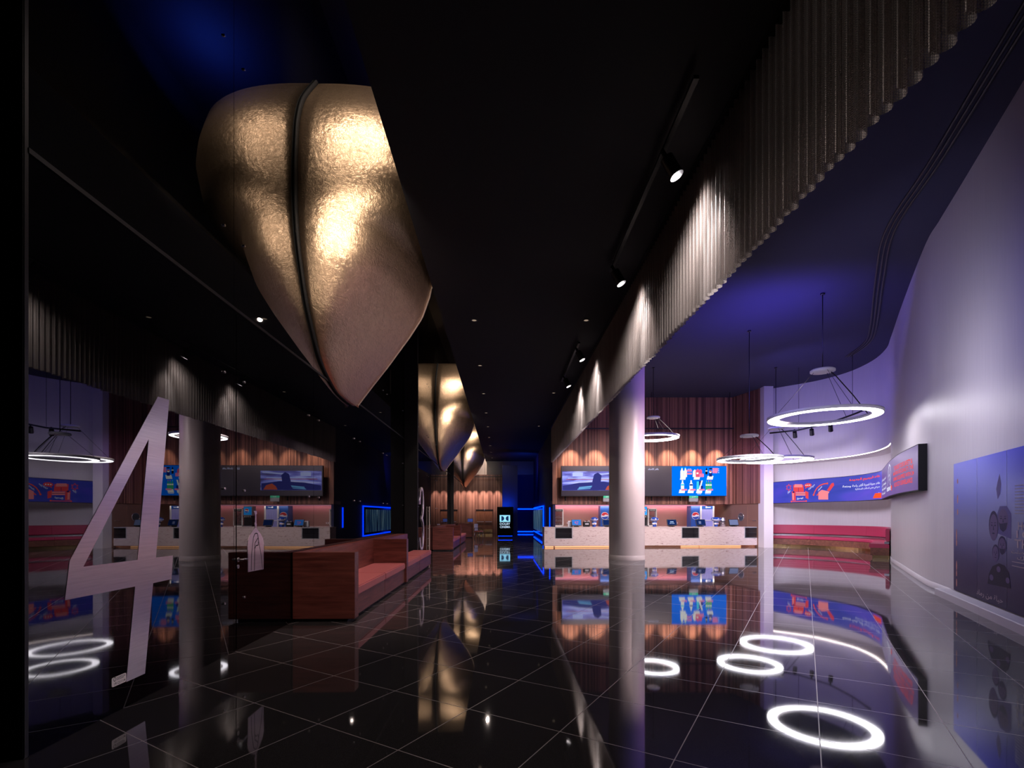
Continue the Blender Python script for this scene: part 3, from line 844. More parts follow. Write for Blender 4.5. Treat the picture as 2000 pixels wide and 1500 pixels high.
# ---- three part screen over the counter
YSC = 26.5
st_ = thing('menu_screen', 'wide three part menu screen over the concession counter', 'screen', (0, YSC, 0))
sx0, sx1, sz0, sz1 = 2.664, 11.5, 2.66, 4.24
MB().box(sx0-.03, sx1+.0, .01, .2, sz0-.03, sz1+.02).done('casing', 'black_metal', st_)
MB().box(sx0, 8.57, 0, .012, sz0, sz1).done('dark_area', 'dark_led', st_)
mblue = em('menu_blue', sc(0, 108, 238), 1.3)
MB().box(8.57, sx1, 0, .012, sz0, sz1).done('menu_panel', mblue, st_)
fs_ = lambda a, b: Vector((a, -.004, b)); fs2 = lambda a, b: Vector((a, -.008, b)); fs3 = lambda a, b: Vector((a, -.012, b)); fs4 = lambda a, b: Vector((a, -.016, b))
MB().box(sx0+.03, 5.9, -.003, 0, 2.94, 3.97).done('film_picture', 'film', st_)
mb = MB()
mb.mi = 0
put_rect(mb, 3.0, 5.6, 3.58, 3.62, fs2); put_rect(mb, 3.25, 3.8, 3.7, 3.9, fs2); put_poly(mb, [(4.7, 3.78), (5.8, 3.86), (5.8, 3.92), (4.7, 3.84)], fs2)
mb.mi = 1
put_poly(mb, [(2.72, 2.95), (5.85, 2.95), (5.85, 3.3), (4.9, 3.42), (4.3, 3.2), (3.6, 3.35), (2.72, 3.2)], fs3)
put_poly(mb, [(4.3, 3.4), (4.75, 3.3), (4.8, 3.75), (4.6, 3.9), (4.4, 3.8)], fs3)
mb.mi = 2
put_poly(mb, [(5.0, 2.97), (5.75, 2.97), (5.6, 3.2), (5.3, 3.3), (5.1, 3.15)], fs4)
put_rect(mb, 2.9, 5.7, 3.52, 3.545, fs2)
mb.mi = 3
put_poly(mb, [(3.55, 3.02), (4.25, 3.1), (4.3, 3.2), (3.6, 3.13)], fs4); put_poly(mb, [(3.5, 2.98), (4.2, 3.03), (4.22, 3.07), (3.52, 3.03)], fs4)
mb.done('film_shapes', [em('fl_w', sc(190, 200, 255), 1.1), em('fl_d', sc(56, 58, 132), 1), em('fl_o', sc(200, 90, 70), 1), em('fl_c', sc(110, 170, 225), 1)], st_)
mb = MB()
put_text(mb, arabic('بافتر كلاسك'), fs_, 7.30, 7.86, 4.02, 4.14, .01); put_text(mb, arabic('كلا'), fs_, 6.98, 7.13, 4.03, 4.14, .01)
mb.done('lettering', em('screen_white', sc(215, 215, 255), 1.2), st_)
zx = lambda a: ((1250+a/10.526)-1000)/F*YSC
zz = lambda b: EYE+(HZ-(890+b/10.53))*YSC/F
def Z(pts): return [(zx(a), zz(b)) for a, b in pts]
cw, cp, cpt_, cc, cg, cb, cdk, cr_ = 0, 1, 2, 3, 4, 5, 6, 7
mats_menu = [em('mn_white', sc(250, 250, 245), 1.05), em('mn_tag', sc(255, 150, 200), 1.05), em('mn_pink', sc(240, 90, 130), 1.05), em('mn_cyan', sc(70, 215, 240), 1.05),
             em('mn_green', sc(70, 190, 120), 1.0), em('mn_navy', sc(25, 45, 140), 1.0), em('mn_dark', sc(30, 20, 30), 1.0), em('mn_red', sc(220, 60, 70), 1.0)]
mb = MB()
mb.mi = cw
for x0_, x1_, y0_, y1_ in ((795, 935, 695, 770), (975, 1115, 695, 770), (1150, 1290, 690, 770), (1335, 1475, 700, 770), (818, 950, 420, 495), (1098, 1238, 430, 492), (1370, 1510, 415, 492)):
    put_poly(mb, Z([(x0_, y1_), (x1_-18, y1_), (x1_, y0_), (x0_+18, y0_)]), fs_)
def bottle(x, y0_, y1_, w, c1, c2, c3):
    h = y1_-y0_
    mb.mi = c1; put_poly(mb, Z([(x-w, y1_), (x+w, y1_), (x+w, y0_+h*.38), (x+w*.45, y0_+h*.22), (x+w*.4, y0_+h*.08), (x-w*.4, y0_+h*.08), (x-w*.45, y0_+h*.22), (x-w, y0_+h*.38)]), fs2)
    mb.mi = c2; put_poly(mb, Z([(x-w*.95, y0_+h*.55), (x+w*.95, y0_+h*.55), (x+w*.95, y0_+h*.4), (x-w*.95, y0_+h*.4)]), fs3)
    mb.mi = c3; put_poly(mb, Z([(x-w*.45, y0_+h*.09), (x+w*.45, y0_+h*.09), (x+w*.45, y0_), (x-w*.45, y0_)]), fs3)
bottle(873, 505, 705, 34, cw, cc, cw); bottle(1050, 507, 705, 34, cw, cb, cw)
bottle(862, 245, 440, 34, cw, cw, cc); bottle(932, 245, 440, 34, cw, cw, cc)
for x, c3 in ((1367, cc), (1410, cpt_), (1454, cpt_)): bottle(x, 515, 700, 20, cg, cw, c3)
bottle(1365, 250, 385, 22, cdk, cw, cdk)
def bag(x, y0_, y1_, w, c):
    mb.mi = c; put_poly(mb, Z([(x-w, y1_), (x+w, y1_), (x+w*.9, y0_+30), (x+w*.2, y0_), (x-w*.5, y0_+22), (x-w*.9, y0_+45)]), fs2)
bag(1120, 280, 440, 38, cw); bag(1240, 275, 430, 38, cpt_); 
mb.mi = cpt_; put_poly(mb, Z([(1145, 440), (1222, 440), (1225, 310), (1190, 268), (1140, 310)]), fs3)
mb.mi = cw; put_poly(mb, Z([(1160, 380), (1200, 380), (1200, 345), (1160, 345)]), fs4)
mb.mi = cc; put_poly(mb, Z([(1160, 690), (1208, 690), (1212, 530), (1165, 530)]), fs2)
mb.mi = cb; put_poly(mb, Z([(1212, 610), (1255, 610), (1258, 515), (1216, 515)]), fs2); put_poly(mb, Z([(1245, 690), (1290, 690), (1294, 620), (1250, 620)]), fs3)
mb.mi = cw; put_poly(mb, Z([(1205, 690), (1245, 690), (1290, 510), (1260, 510)]), fs2)
mb.mi = cb; put_poly(mb, Z([(1420, 430), (1480, 430), (1485, 330), (1415, 330)]), fs2)
mb.mi = cw; put_poly(mb, [(zx(1447)+.075*math.cos(q), zz(330)+.075*math.sin(q)) for q in [math.pi*2*i/18 for i in range(18)]], fs3)
mb.mi = cr_; put_poly(mb, [(zx(1447)+.07*math.cos(q), zz(330)+.07*math.sin(q)) for q in [math.pi*i/10 for i in range(11)]], fs4)
mb.mi = cdk; put_poly(mb, [(zx(1452)+.10*math.cos(q), zz(268)+.035*math.sin(q)) for q in [math.pi*2*i/18 for i in range(18)]], fs3)
mb.mi = cp
tags = [(960, 1065, 290, 328), (960, 1065, 352, 388), (1222, 1310, 372, 405), (1222, 1310, 408, 440), (1488, 1600, 255, 288), (1488, 1600, 292, 325), (1488, 1590, 328, 360),
        (850, 965, 685, 718), (1030, 1140, 685, 718), (1215, 1325, 685, 718), (1385, 1500, 685, 718)]
for a, b, c, d_ in tags: put_poly(mb, Z([(a, d_), (b, d_), (b, c), (a, c)]), fs3)
mb.mi = cr_
prices = ['2.500 KD', '3.000 KD', '1.500 KD', '2.000 KD', '1.500 KD', '1.750 KD', '2.000 KD', '1.250 KD', '1.000 KD', '1.750 KD', '1.750 KD']
for pr, (a, b, c, d_) in zip(prices, tags): put_text(mb, pr, fs4, zx(a+8), zx(b-8), zz(d_-9), zz(c+9), .01)
mb.mi = cw
put_text(mb, 'WATER', fs3, zx(975), zx(1055), zz(285), zz(268)); put_rect(mb, zx(1612), zx(1622), zz(360), zz(335), fs3); put_rect(mb, zx(1612), zx(1622), zz(318), zz(295), fs3); put_rect(mb, zx(1612), zx(1622), zz(280), zz(262), fs3)
put_rect(mb, zx(1175), zx(1255), zz(790), zz(778), fs3); put_rect(mb, zx(1338), zx(1450), zz(788), zz(780), fs3)
mb.done('menu_picture', mats_menu, st_)
for k_, px in enumerate((1105, 1166.5, 1274, 1331, 1381)):
    p = P(px, 968, 26.6)
    nb = ['first small black spot under the menu screen from the corridor end', 'small black spot under the film picture beside the column', 'small black spot under the dark middle screen right of the column',
          'small black spot under the start of the blue menu panel', 'small black spot under the far end of the blue menu panel'][k_]
    t = thing('hanging_spot', nb, 'spotlight', (p.x, 26.75, 2.63), group='small spots under the menu screen')
    MB().cyl((0, 0, 0), (0, 0, -.24), .035, seg=12).done('lamp_body', 'black_metal', t); MB().cyl((0, 0, -.24), (0, 0, -.25), .03, seg=12).done('lens', 'lens_dim', t)
grn = em('exit_green', sc(90, 220, 170), .9)
for px, lb in ((1355, 'green lit exit sign under the blue menu panel'), (1187, 'green lit exit sign under the film picture beside the column')):
    p = P(px, 970, 26.4)
    t = thing('exit_sign', lb, 'sign', (p.x, 26.36, 2.6))
    MB().box(-.22, .22, 0, .12, -.06, .05, .006).done('lit_face', grn, t)
    mb = MB(); put_text(mb, 'EXIT', lambda a, b: Vector((a, -.004, b)), -.1, .1, -.035, .025, .01); mb.done('lettering', white_pr, t)
    MB().box(-.25, .23, .02, .12, -.26, -.07, .006).done('housing', 'grey_plastic', t)
tr = thing('ceiling_track', 'black lighting track high in front of the fluted counter wall', 'track', (7.3, 25.85, 6.15))
MB().box(-4.3, 4.3, -.03, .03, -.03, .03).done('rail', 'black_metal', tr)
for q in (-4.1, 0, 4.1): MB().cyl((q, 0, .03), (q, 0, ZL-6.15), .008, seg=6).done('hanger', 'black_metal', tr)
for i in range(7):
    x = 3.2+i*1.32
    spot_light('wall_wash_light', (x, 25.85, 6.1), (x, YW, 4.1), (1, .76, .58), 900, 46, .8)

# ------------------------------------------------------------------ column
t = struct(thing('column', 'thick round white column standing in the lobby', 'column', (4.255, 18.33, 0)))
t['kind'] = 'structure'
MB().lathe([(.645, .17), (.645, 2.62), (.645, 2.63), (.645, ZL)], seg=72).done('shaft', 'column', t)
MB().lathe([(.655, 0), (.655, .16), (.645, .17)], seg=72).done('base_band', 'column', t)

# ------------------------------------------------------------------ chain curtain
mb = MB(); X0 = 2.62; per, amp = .122, .055
pts = []
y = 1.9
while y < 26.95:
    # rounded meander: one tube-like fold per period
    for k in range(10):
        a = 2*math.pi*k/10
        pts.append((X0+amp*(1-math.cos(a)), y+per*k/10-per*.24*math.sin(a)))
    y += per
d = 0; us = [0]
for a, b in zip(pts[:-1], pts[1:]): d += math.hypot(b[0]-a[0], b[1]-a[1]); us.append(d)
rag = [random.uniform(-.015, .015) for _ in range(len(pts)//10+2)]
zb, zt_ = 4.50, ZC-.01
rows = [[(p[0], p[1], zb+rag[i//10]) for i, p in enumerate(pts)], [(p[0], p[1], zt_-.015) for p in pts]]
mb.grid(rows, uvs=[[(u_, zb) for u_ in us], [(u_, zt_) for u_ in us]])
tag(mb.done('chain_curtain', 'chain', T=MH), 'long pleated metal chain curtain hanging along the hall ceiling edge', 'curtain', kind='stuff')
mb = MB(); mb.box(2.58, 2.86, 1.8, 26.97, ZC-.02, ZC)
tag(mb.done('curtain_rail', 'black_metal', T=MH), 'black rail carrying the chain curtain', 'curtain rail')

# ------------------------------------------------------------------ hanging gold boat hulls
seam = [(686, 793), (670, 781), (652, 761), (627, 711), (611, 652), (598, 593), (589, 534), (582, 480), (577, 412), (576, 344), (578, 276), (582, 231), (593, 194), (618, 163)]
SY = [WG(*p) for p in seam]
BZ = [(3.9, 0.02), (4.4, .40), (4.8, .72), (5.45, 1.20), (5.85, 1.46), (6.3, 1.62), (6.52, 1.67), (6.8, 2.08), (7.2, 2.46), (7.9, 2.65), (9.4, 2.72)]
def interp(tab, z):
    for (a, u_), (b, v_) in zip(tab[:-1], tab[1:]):
        if z <= b: 
            t_ = (z-a)/(b-a); return u_+(v_-u_)*max(0, t_)
    return tab[-1][1]
SP = spline([(y, z) for y, z in SY], 5)
YEND = SY[0][0]+.05
def hull(label):
    t = thing('boat_hull', label, 'hanging sculpture', (XG, SY[0][0], 0), hall=True, group='gold boat hulls in the ceiling slot')
    oy = SY[0][0]
    rows, uvs = [], []; vv = 0; NS = 26
    for i, q in enumerate(SP):
        ys, z = q; B = interp(BZ, z)
        if i: vv += (q-SP[i-1]).length
        row, uvr = [], []; uu = 0; last = None
        zrel = (z-4)/5.2; n = 2.05+.3*max(0, zrel)
        for k in range(NS+1):
            th = math.pi/2*k/NS
            xo = B*math.sin(th)**(2/n); yy = YEND-(YEND-ys)*max(math.cos(th), 0)**(2/n)
            p = Vector((xo+.03, yy-oy, z+.02*xo))
            if last is not None: uu += (p-last).length
            last = p; row.append(p); uvr.append((uu, z if True else vv))
        rows.append(row); uvs.append(uvr)
    mb = MB(); mb.grid(rows, uvs=uvs)
    o = mb.done('hull_shell', 'gold', t)
    sm = o.modifiers.new('thickness', 'SOLIDIFY'); sm.thickness = .05; sm.offset = -1
    mb = MB(); mb.grid([[(x_, q[0]-oy+y_, q[1]) for x_, y_ in ((.004, -.07), (.03, -.07), (.045, .02), (.004, .02))] for q in SP], closed=True); mb.done('stem_band', 'black', t)
    mb = MB(); mb.tube([r[-1]+Vector((0, .02, 0)) for r in rows], .022, 8); mb.done('edge_rim', 'cream', t)
    return t
h1 = hull('gold leaf boat hull high on the glass wall, largest and nearest of the row')
h2 = dup(h1, h1.location+(MH @ Vector((0, 15.9, 0))), label='middle sized gold boat hull beyond the first black post')
h3 = dup(h1, h1.location+(MH @ Vector((0, 31.4, 0))), label='smallest gold boat hull close to the fluted end wall')
# posts
def post(label, x0, x1, y0, y1):
    t = thing('steel_post', label, 'post', ((x0+x1)/2, (y0+y1)/2, 0), hall=True, group='black posts along the glass wall')
    w, d_ = (x1-x0)/2, (y1-y0)/2
    MB().box(-w, w, -d_, d_, .02, ZS, .01).done('shaft', 'black', t)
    MB().box(-w-.02, w+.02, -d_-.02, d_+.02, 0, .02).done('foot_plate', 'black_metal', t)
post('broad black post standing behind the first bench', XG+.01, -2.80, 16.2, 16.4)
post('thin black post standing beside the farther bench', XG+.01, -3.04, 30.4, 30.6)

# ------------------------------------------------------------------ wall marks on the glass
def glass_shape(px_pts, off=.0, x=XG): return [WG(px, py) for px, py in px_pts]
def on_glass(o_): return lambda a, b: Vector((XG+o_, a, b))
nt_ = thing('wall_numeral', 'huge brushed metal figure 4 on the black glass wall', 'numeral', (XG, 4.3, 0), hall=True)
outer = glass_shape([(308, 774.7), (330, 781), (304, 1089), (337, 1085), (334.5, 1131), (298.5, 1139), (282.6, 1315.5), (246, 1332), (263.4, 1145.4), (126, 1172.4), (135.5, 1095)])
inner = glass_shape([(290, 857.3), (268, 1093.5), (162, 1107)])
mb = MB()
def loop(pts, x): return [mb.bm.verts.new((x, a-4.3, b)) for a, b in pts]
for x in (.003,):
    vo, vi = loop(outer, x), loop(inner, x)
    e = [mb.bm.edges.new((vo[i], vo[(i+1) % len(vo)])) for i in range(len(vo))]+[mb.bm.edges.new((vi[i], vi[(i+1) % 3])) for i in range(3)]
    bmesh.ops.triangle_fill(mb.bm, use_beauty=True, use_dissolve=False, edges=e, normal=(1, 0, 0))
r = bmesh.ops.extrude_face_region(mb.bm, geom=list(mb.bm.faces))
for v in r['geom']:
    if isinstance(v, bmesh.types.BMVert): v.co.x = .0008
mb.done('numeral_plate', 'brushed', nt_)
t = thing('wall_numeral', 'narrow looking metal figure 3 on the glass wall past the first post', 'numeral', (XG, 19.6, 0), hall=True)
mb = MB(); fng = lambda a, b: Vector((.03, a, b))
arc = [( .0-.42*math.cos(math.radians(a)), 2.1+.55*math.sin(math.radians(a))) for a in range(10, 181, 15)]
arc = [(-.42, 2.05), (-.40, 2.3), (-.25, 2.58), (0, 2.66), (.25, 2.58), (.42, 2.25), (.4, 1.85), (.22, 1.58), (-.05, 1.5), (.25, 1.4), (.45, 1.1), (.45, .75), (.3, .4), (0, .27), (-.3, .38), (-.44, .75)]
rows = []
sp_ = spline(arc, 5)
for i, q in enumerate(sp_):
    a, b = sp_[max(i-1, 0)], sp_[min(i+1, len(sp_)-1)]; tg_ = (b-a).normalized(); nn = Vector((-tg_.y, tg_.x))*.075
    rows.append([(.03, *(q+nn)), (.03, *(q-nn)), (.005, *(q-nn)), (.005, *(q+nn))])
mb.grid(rows, closed=True); mb.done('numeral_plate', 'brushed', t)
# pointed figure sign
t = thing('wall_sign', 'pointed metal figure sign with engraved lines on the glass near the door handle', 'sign', (XG, 6.4, 0), hall=True)
zq = lambda a, b: WG(470+a*.0933, 990+b*.0933)
def prism_g(pts, mat, nm, x0, x1, par):
    mb = MB(); mb.prism([(zq(a, b)[0]-6.4, zq(a, b)[1]) for a, b in pts], (x0, 0, 0), (0, 1, 0), (0, 0, 1), x1-x0); return mb.done(nm, mat, par)
body = prism_g([(300, 430), (240, 500), (180, 590), (142, 700), (128, 820), (135, 970), (150, 1000), (138, 1020), (140, 1365), (465, 1305), (465, 975), (452, 965), (470, 930), (472, 760), (450, 650), (400, 560), (340, 480), (315, 430)], 'brushed', 'figure_plate', .0065, .010, t)
mb = MB()
for pts in ([(280, 330), (298, 320), (318, 340), (322, 370), (315, 435), (298, 435), (282, 370)], [(292, 160), (312, 160), (316, 330), (290, 330)], [(262, 85), (318, 85), (325, 140), (308, 165), (290, 165)]):
    mb.prism([(zq(a, b)[0]-6.4, zq(a, b)[1]) for a, b in pts], (.0065, 0, 0), (0, 1, 0), (0, 0, 1), .0035)
mb.done('finial', 'brushed', t)
mb = MB(); fe = lambda a, b: Vector((.0115, a-6.4, b))
for pts in ([(205, 1330), (210, 1000), (250, 640), (275, 570), (300, 550), (335, 560), (360, 720), (410, 1000), (440, 1300)], [(350, 640), (280, 760), (275, 870), (270, 1330)], [(280, 870), (300, 815), (350, 800), (355, 730)]):
    stroke(mb, [zq(a, b) for a, b in pts], .012, fe)
mb.done('engraved_lines', 'black', t)
# licence sticker
t = thing('wall_sticker', 'small white licence sticker with number beside the foot of the figure 4', 'sticker', (XG, 4.2, 0), hall=True)
q = [WG(218, 1325), WG(245.5, 1313.5), WG(245.5, 1334), WG(218, 1343)]
y0_, y1_ = q[0][0]-4.2, q[1][0]-4.2; zt2, zb2 = q[0][1], q[3][1]
mb = MB(); rr = .012
cor = [(y0_+rr, zb2+rr, math.pi), (y1_-rr, zb2+rr, 1.5*math.pi), (y1_-rr, zt2-rr, 0), (y0_+rr, zt2-rr, .5*math.pi)]
out = [(cx+rr*math.cos(a+math.pi/2*k/4), cz_+rr*math.sin(a+math.pi/2*k/4)) for cx, cz_, a in cor for k in range(5)]
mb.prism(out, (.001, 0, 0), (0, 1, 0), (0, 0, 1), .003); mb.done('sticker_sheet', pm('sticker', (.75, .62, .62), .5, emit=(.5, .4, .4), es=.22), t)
mb = MB(); f5 = lambda a, b: Vector((.006, a, b)); w_ = y1_-y0_; h_ = zt2-zb2
put_text(mb, '19121114', f5, y0_+.12*w_, y1_-.08*w_, zb2+.12*h_, zb2+.42*h_, .01)
stroke(mb, ell(y0_+.17*w_, zb2+.78*h_, .012, .016, 14)+[ell(y0_+.17*w_, zb2+.78*h_, .012, .016, 14)[0]], .005, f5)
for k_ in range(3): put_rect(mb, y0_+.3*w_, y1_-(.08+.1*(k_ == 2))*w_, zb2+(.86-.13*k_)*h_, zb2+(.91-.13*k_)*h_, f5)
mb.done('printing', 'black', t)
# door with lever handle in the glass
d = struct(thing('door_1', 'black glass door in the mirror wall with steel lever handle', 'door', (XG, 6.05, 0), hall=True))
MB().box(.001, .006, 0, 1.15, .02, 4.08).done('door_leaf', 'glass_black', d)
h = MB().cyl((.006, .03, 1.10), (.06, .03, 1.10), .012, seg=10).done('door_handle', 'steel', d)
MB().tube([(.06, .02, 1.10), (.065, .08, 1.105), (.06, .15, 1.095)], .011).done('lever', 'steel', h)
MB().cyl((.006, .03, 1.10), (.012, .03, 1.10), .028, seg=16).done('rose', 'steel', h)
MB().cyl((.006, .03, 1.015), (.012, .03, 1.015), .024, seg=16).done('lock', 'steel', d)
# glass door edge past the first post, its lit look put into cream colour
t = thing('door_edge_strip', 'tall upright pale door edge on the glass beside the figure 3', 'handle', (XG, 21.4, 0), hall=True)
MB().box(.03, .07, -.03, .03, .05, 2.0, .008).done('bar', 'cream', t)
for z in (.3, 1.05, 1.8): MB().cyl((0, 0, z), (.035, 0, z), .012, seg=8).done('standoff', 'steel', t)

# ------------------------------------------------------------------ wooden benches
def bench(label, y0):
    t = thing('wall_bench', label, 'bench', (XG+.015, y0, 0), hall=True, group='wooden benches along the glass wall')
    D = .945
    MB().box(.0, D, 0, .205, .05, 1.07, .004).done('end_panel', 'wood_redx', t)
    MB().box(0, D, 4.08, 4.285, .05, 1.07, .004).done('end_panel', 'wood_redx', t)
    MB().box(0, .17, .205, 4.08, .05, 1.07, .004).done('back_panel', 'wood_red', t)
    MB().box(0, .33, 4.285, 7.4, .05, 1.07, .004).done('back_panel', 'wood_red', t)
    mb = MB(); mb.box(.17, D-.05, .21, 2.13, .06, .37); mb.done('seat_base', 'wood_red', t)
    mb = MB(); mb.box(.17, D-.05, 2.15, 4.07, .06, .37); mb.done('seat_base', 'wood_red', t)
    mb = MB(); mb.box(.33, D-.05, 4.29, 6.2, .06, .37); mb.done('seat_base', 'wood_red', t)
    mb = MB(); mb.box(.33, D-.05, 6.22, 8.3, .06, .37); mb.done('seat_base', 'wood_red', t)
    for a, b, x in ((.21, 2.135, .17), (2.145, 4.075, .17), (4.29, 6.205, .33), (6.215, 8.3, .33)):
        MB().box(x, D-.03, a, b, .37, .51, .018).done('seat_cushion', 'coral_vinyl', t)
    MB().box(.03, D-.12, .03, 8.25, 0, .06).done('recessed_foot', 'black', t)
    return t
bench('long wood and coral bench nearest to the figure 4', 7.62)
b2 = bench('farther wood and coral bench past the first black post', 22.55)

# reception desk and chair
t = thing('reception_desk', 'wooden reception desk against the glass wall near the end doors', 'desk', (-2.68, 35.2, 0), hall=True)
MB().box(-.5, .5, 0, .6, .05, .98, .006).done('desk_body', 'wood_redx', t); MB().box(-.52, .53, -.03, .65, .98, 1.03, .006).done('desk_top', 'wood_red', t)
MB().box(-.46, .46, .04, .56, 0, .05).done('plinth', 'black', t)
t = thing('desk_monitor', 'small black monitor on the reception desk', 'monitor', (-2.35, 35.45, 1.03), hall=True)
MB().box(-.1, .1, -.07, .07, 0, .02).done('foot', 'black_metal', t); MB().cyl((0, 0, .02), (0, 0, .12), .02, seg=8).done('stand', 'black_metal', t)
MB().box(-.2, .2, -.02, .02, .08, .34, .008).done('screen_back', 'black_metal', t); MB().box(-.18, .18, -.025, -.02, .1, .32).done('display', em('mon', sc(60, 70, 130), .8), t)
t = thing('visitor_chair', 'black and white chair with red seat beside the reception desk', 'chair', (-1.72, 34.9, 0), -.5, hall=True)
for sx in (-.2, .2):
    for sy in (-.2, .2): MB().cyl((sx*1.15, sy*1.15, 0), (sx, sy, .45), .016, .02, seg=8).done('leg', 'steel', t)
MB().box(-.25, .25, -.25, .25, .44, .51, .025).done('seat', 'coral_vinyl', t)
mb = MB(); mb.box(-.25, -.20, -.24, .24, .5, 1.0, .02); mb.done('backrest', 'white_plastic', t)
for sy in (-.25, .25): MB().tube([(-.22, sy, .5), (-.2, sy, .7), (.1, sy, .7), (.2, sy, .5)], .018).done('armrest', 'black_metal', t)

# ------------------------------------------------------------------ curved red bench in the niche
sB0, sB1 = PW.near((13.2, 26.5))+.05, PW.near((13.95, 18.25))
BT = thing('curved_banquette', 'long curved red upholstered bench under the curving screen', 'bench', (*PW.off((sB0+sB1)/2, .3), 0))
ob = Vector(BT.location)
def sweep(prof, d0, d1, name, mat, n=16, bulge=0.):
    mb = MB(); ds = [d0+(d1-d0)*i/n for i in range(n+1)]
    rows = [[Vector((*PW.off(d, o_), z))-ob for o_, z in prof] for d in ds]
    g = mb.grid(rows, closed=True, smooth=False)
    for q in (g[0], g[-1][::-1]):
        f = mb.bm.faces.new(q)
    o = mb.done(name, mat, BT)
    return o
def rp(o0, o1, z0, z1, r=.03):
    return [(o0, z0), (o1-r, z0), (o1, z0+r), (o1, z1-r), (o1-r, z1), (o0+r, z1), (o0, z1-r)]
Lb = sB1-sB0
for i in range(4):
    a, b = sB0+Lb*i/4+.004, sB0+Lb*(i+1)/4-.004
    sweep(rp(.05, .66, .40, .55), a, b, 'seat_cushion', 'red_vinyl')
    sweep(rp(.04, .16, .66, 1.12), a, b, 'back_cushion', 'red_vinyl')
    sweep([(.05, .12), (.62, .12), (.62, .40), (.05, .40)], a, b, 'seat_base', 'wood_base')
sweep([(.05, .56), (.20, .56), (.20, .63), (.05, .63)], sB0, sB1, 'back_strip', 'steel', 40)
sweep([(.05, .0), (.56, .0), (.56, .12), (.05, .12)], sB0, sB1-.02, 'plinth', 'gold_trim', 40)

# ------------------------------------------------------------------ S-curved LED screen
PS = Path([(13.37, 25.4), (13.72, 24.0), (14.12, 22.7), (14.45, 21.6), (14.5, 20.5), (14.3, 19.6), (14.0, 18.75), (13.42, 17.85), (12.1, 15.9), (11.35, 14.75), (10.4, 13.2), (9.55, 11.6)], 10)
LT = thing('curved_screen', 'long wavy advertising screen along the curving white wall', 'screen', (9.55, 11.6, 2.2))
lo = Vector(LT.location); zS0, zS1 = 2.215, 3.31
def scr(off): return lambda a, b: Vector((*PS.off(a, off), b))-lo
def strip_(d0, d1, z0, z1, off, name, mat, n=60):
    mb = MB(); fn_ = scr(off); ds = [d0+(d1-d0)*i/n for i in range(n+1)]
    mb.grid([[fn_(d, z0) for d in ds], [fn_(d, z1) for d in ds]]); return mb.done(name, mat, LT)
s_split = PS.ray(1723, 18, 19.2)
strip_(0.02, s_split, zS0+.02, zS1-.02, .012, 'picture_area', 'led_blue'); strip_(s_split, PS.L-.01, zS0+.02, zS1-.02, .012, 'message_area', 'led_mauve')
mb = MB(); ds = [PS.L*i/90 for i in range(91)]
rows = []
for o_, z in ((0.008, zS0), (0.008, zS1), (-.17, zS1), (-.17, zS0)): rows.append([Vector((*PS.off(d, o_), z))-lo for d in ds])
rows.append(rows[0])
g = mb.grid(rows, smooth=False)
for k in (0, -1):
    try: mb.bm.faces.new([g[i][k] for i in range(4)])
    except ValueError: pass
mb.done('screen_casing', 'black', LT)
mb = MB()
o1_, o2_, o3_ = scr(.02), scr(.026), scr(.032)
def pxs(px, y0=19.6, y1=26): return PS.ray(px, y0, y1)
# zoom frame 1500..1740 x 920..1000, 8.333 per pixel -> screen coordinates
def sxz(a, b):
    px, py = 1500+a/8.333, 920+b/8.338
    # fraction of the local picture height
    s_ = PS.ray(px, 18.4, 26)
    p_, _ = PS.at(s_)
    return (s_, EYE+(HZ-py)*p_.y/F)
def ZS_(pts): return [sxz(a, b) for a, b in pts]
def ar(mb_, tx_, x0, y0, x1, y1, fn_, bold=.02, rot=0.):
    (a, b), (c, d_) = sxz(x0, y1), sxz(x1, y0)
    put_text(mb_, arabic(tx_), fn_, min(a, c), max(a, c), min(b, d_), max(b, d_), bold, rot)
lw, lred, lpink, lor, ldk = 0, 1, 2, 3, 4
mats_led = [em('ld_white', sc(235, 235, 255), 1.1), em('ld_red', sc(235, 75, 85), 1.05), em('ld_salmon', sc(250, 140, 150), 1.05), em('ld_orange', sc(250, 85, 50), 1.15), em('ld_dark', sc(60, 40, 110), 1)]
mb.mi = lred
put_poly(mb, ZS_([(415, 225), (580, 225), (590, 340), (420, 340)]), o1_)
put_poly(mb, ZS_([(395, 330), (455, 330), (460, 480), (400, 480)]), o2_); put_poly(mb, ZS_([(610, 320), (665, 345), (665, 455), (620, 440)]), o2_)
mb.mi = lpink
put_poly(mb, ZS_([(440, 215), (560, 215), (570, 265), (430, 265)]), o2_); put_poly(mb, ZS_([(458, 345), (620, 345), (612, 400), (460, 400)]), o2_)
put_poly(mb, ZS_([(402, 360), (430, 360), (432, 470), (408, 470)]), o3_)
mb.done('armchair_picture', mats_led, LT); mb = MB()
mb.mi = lpink
put_poly(mb, ZS_([(825, 345), (880, 305), (985, 330), (1005, 340), (985, 370), (985, 465), (825, 465)]), o1_)
mb.mi = lred
put_poly(mb, ZS_([(965, 315), (1040, 200), (1075, 190), (1085, 230), (1010, 330)]), o2_)
mb.done('reclining_chair_picture', mats_led, LT); mb = MB()
mb.mi = ldk
put_poly(mb, ZS_([(410, 330), (440, 330), (440, 355), (412, 355)]), o3_)
stroke(mb, ZS_([(505, 275), (505, 340)]), .02, o3_); stroke(mb, ZS_([(460, 372), (615, 372)]), .02, o3_)
mb.done('armchair_shading', mats_led, LT); mb = MB()
mb.mi = lor
stroke(mb, ZS_([(385, 497), (630, 490)]), .035, o1_)
for a, b in ((388, 497), (628, 489), (972, 202), (748, 390)):
    (sa, sz) = sxz(a, b); put_poly(mb, ell(sa, sz, .04, .04, 12), o2_)
stroke(mb, ZS_([(748, 390), (765, 340), (800, 280), (850, 235), (910, 210), (972, 202)]), .045, o1_)
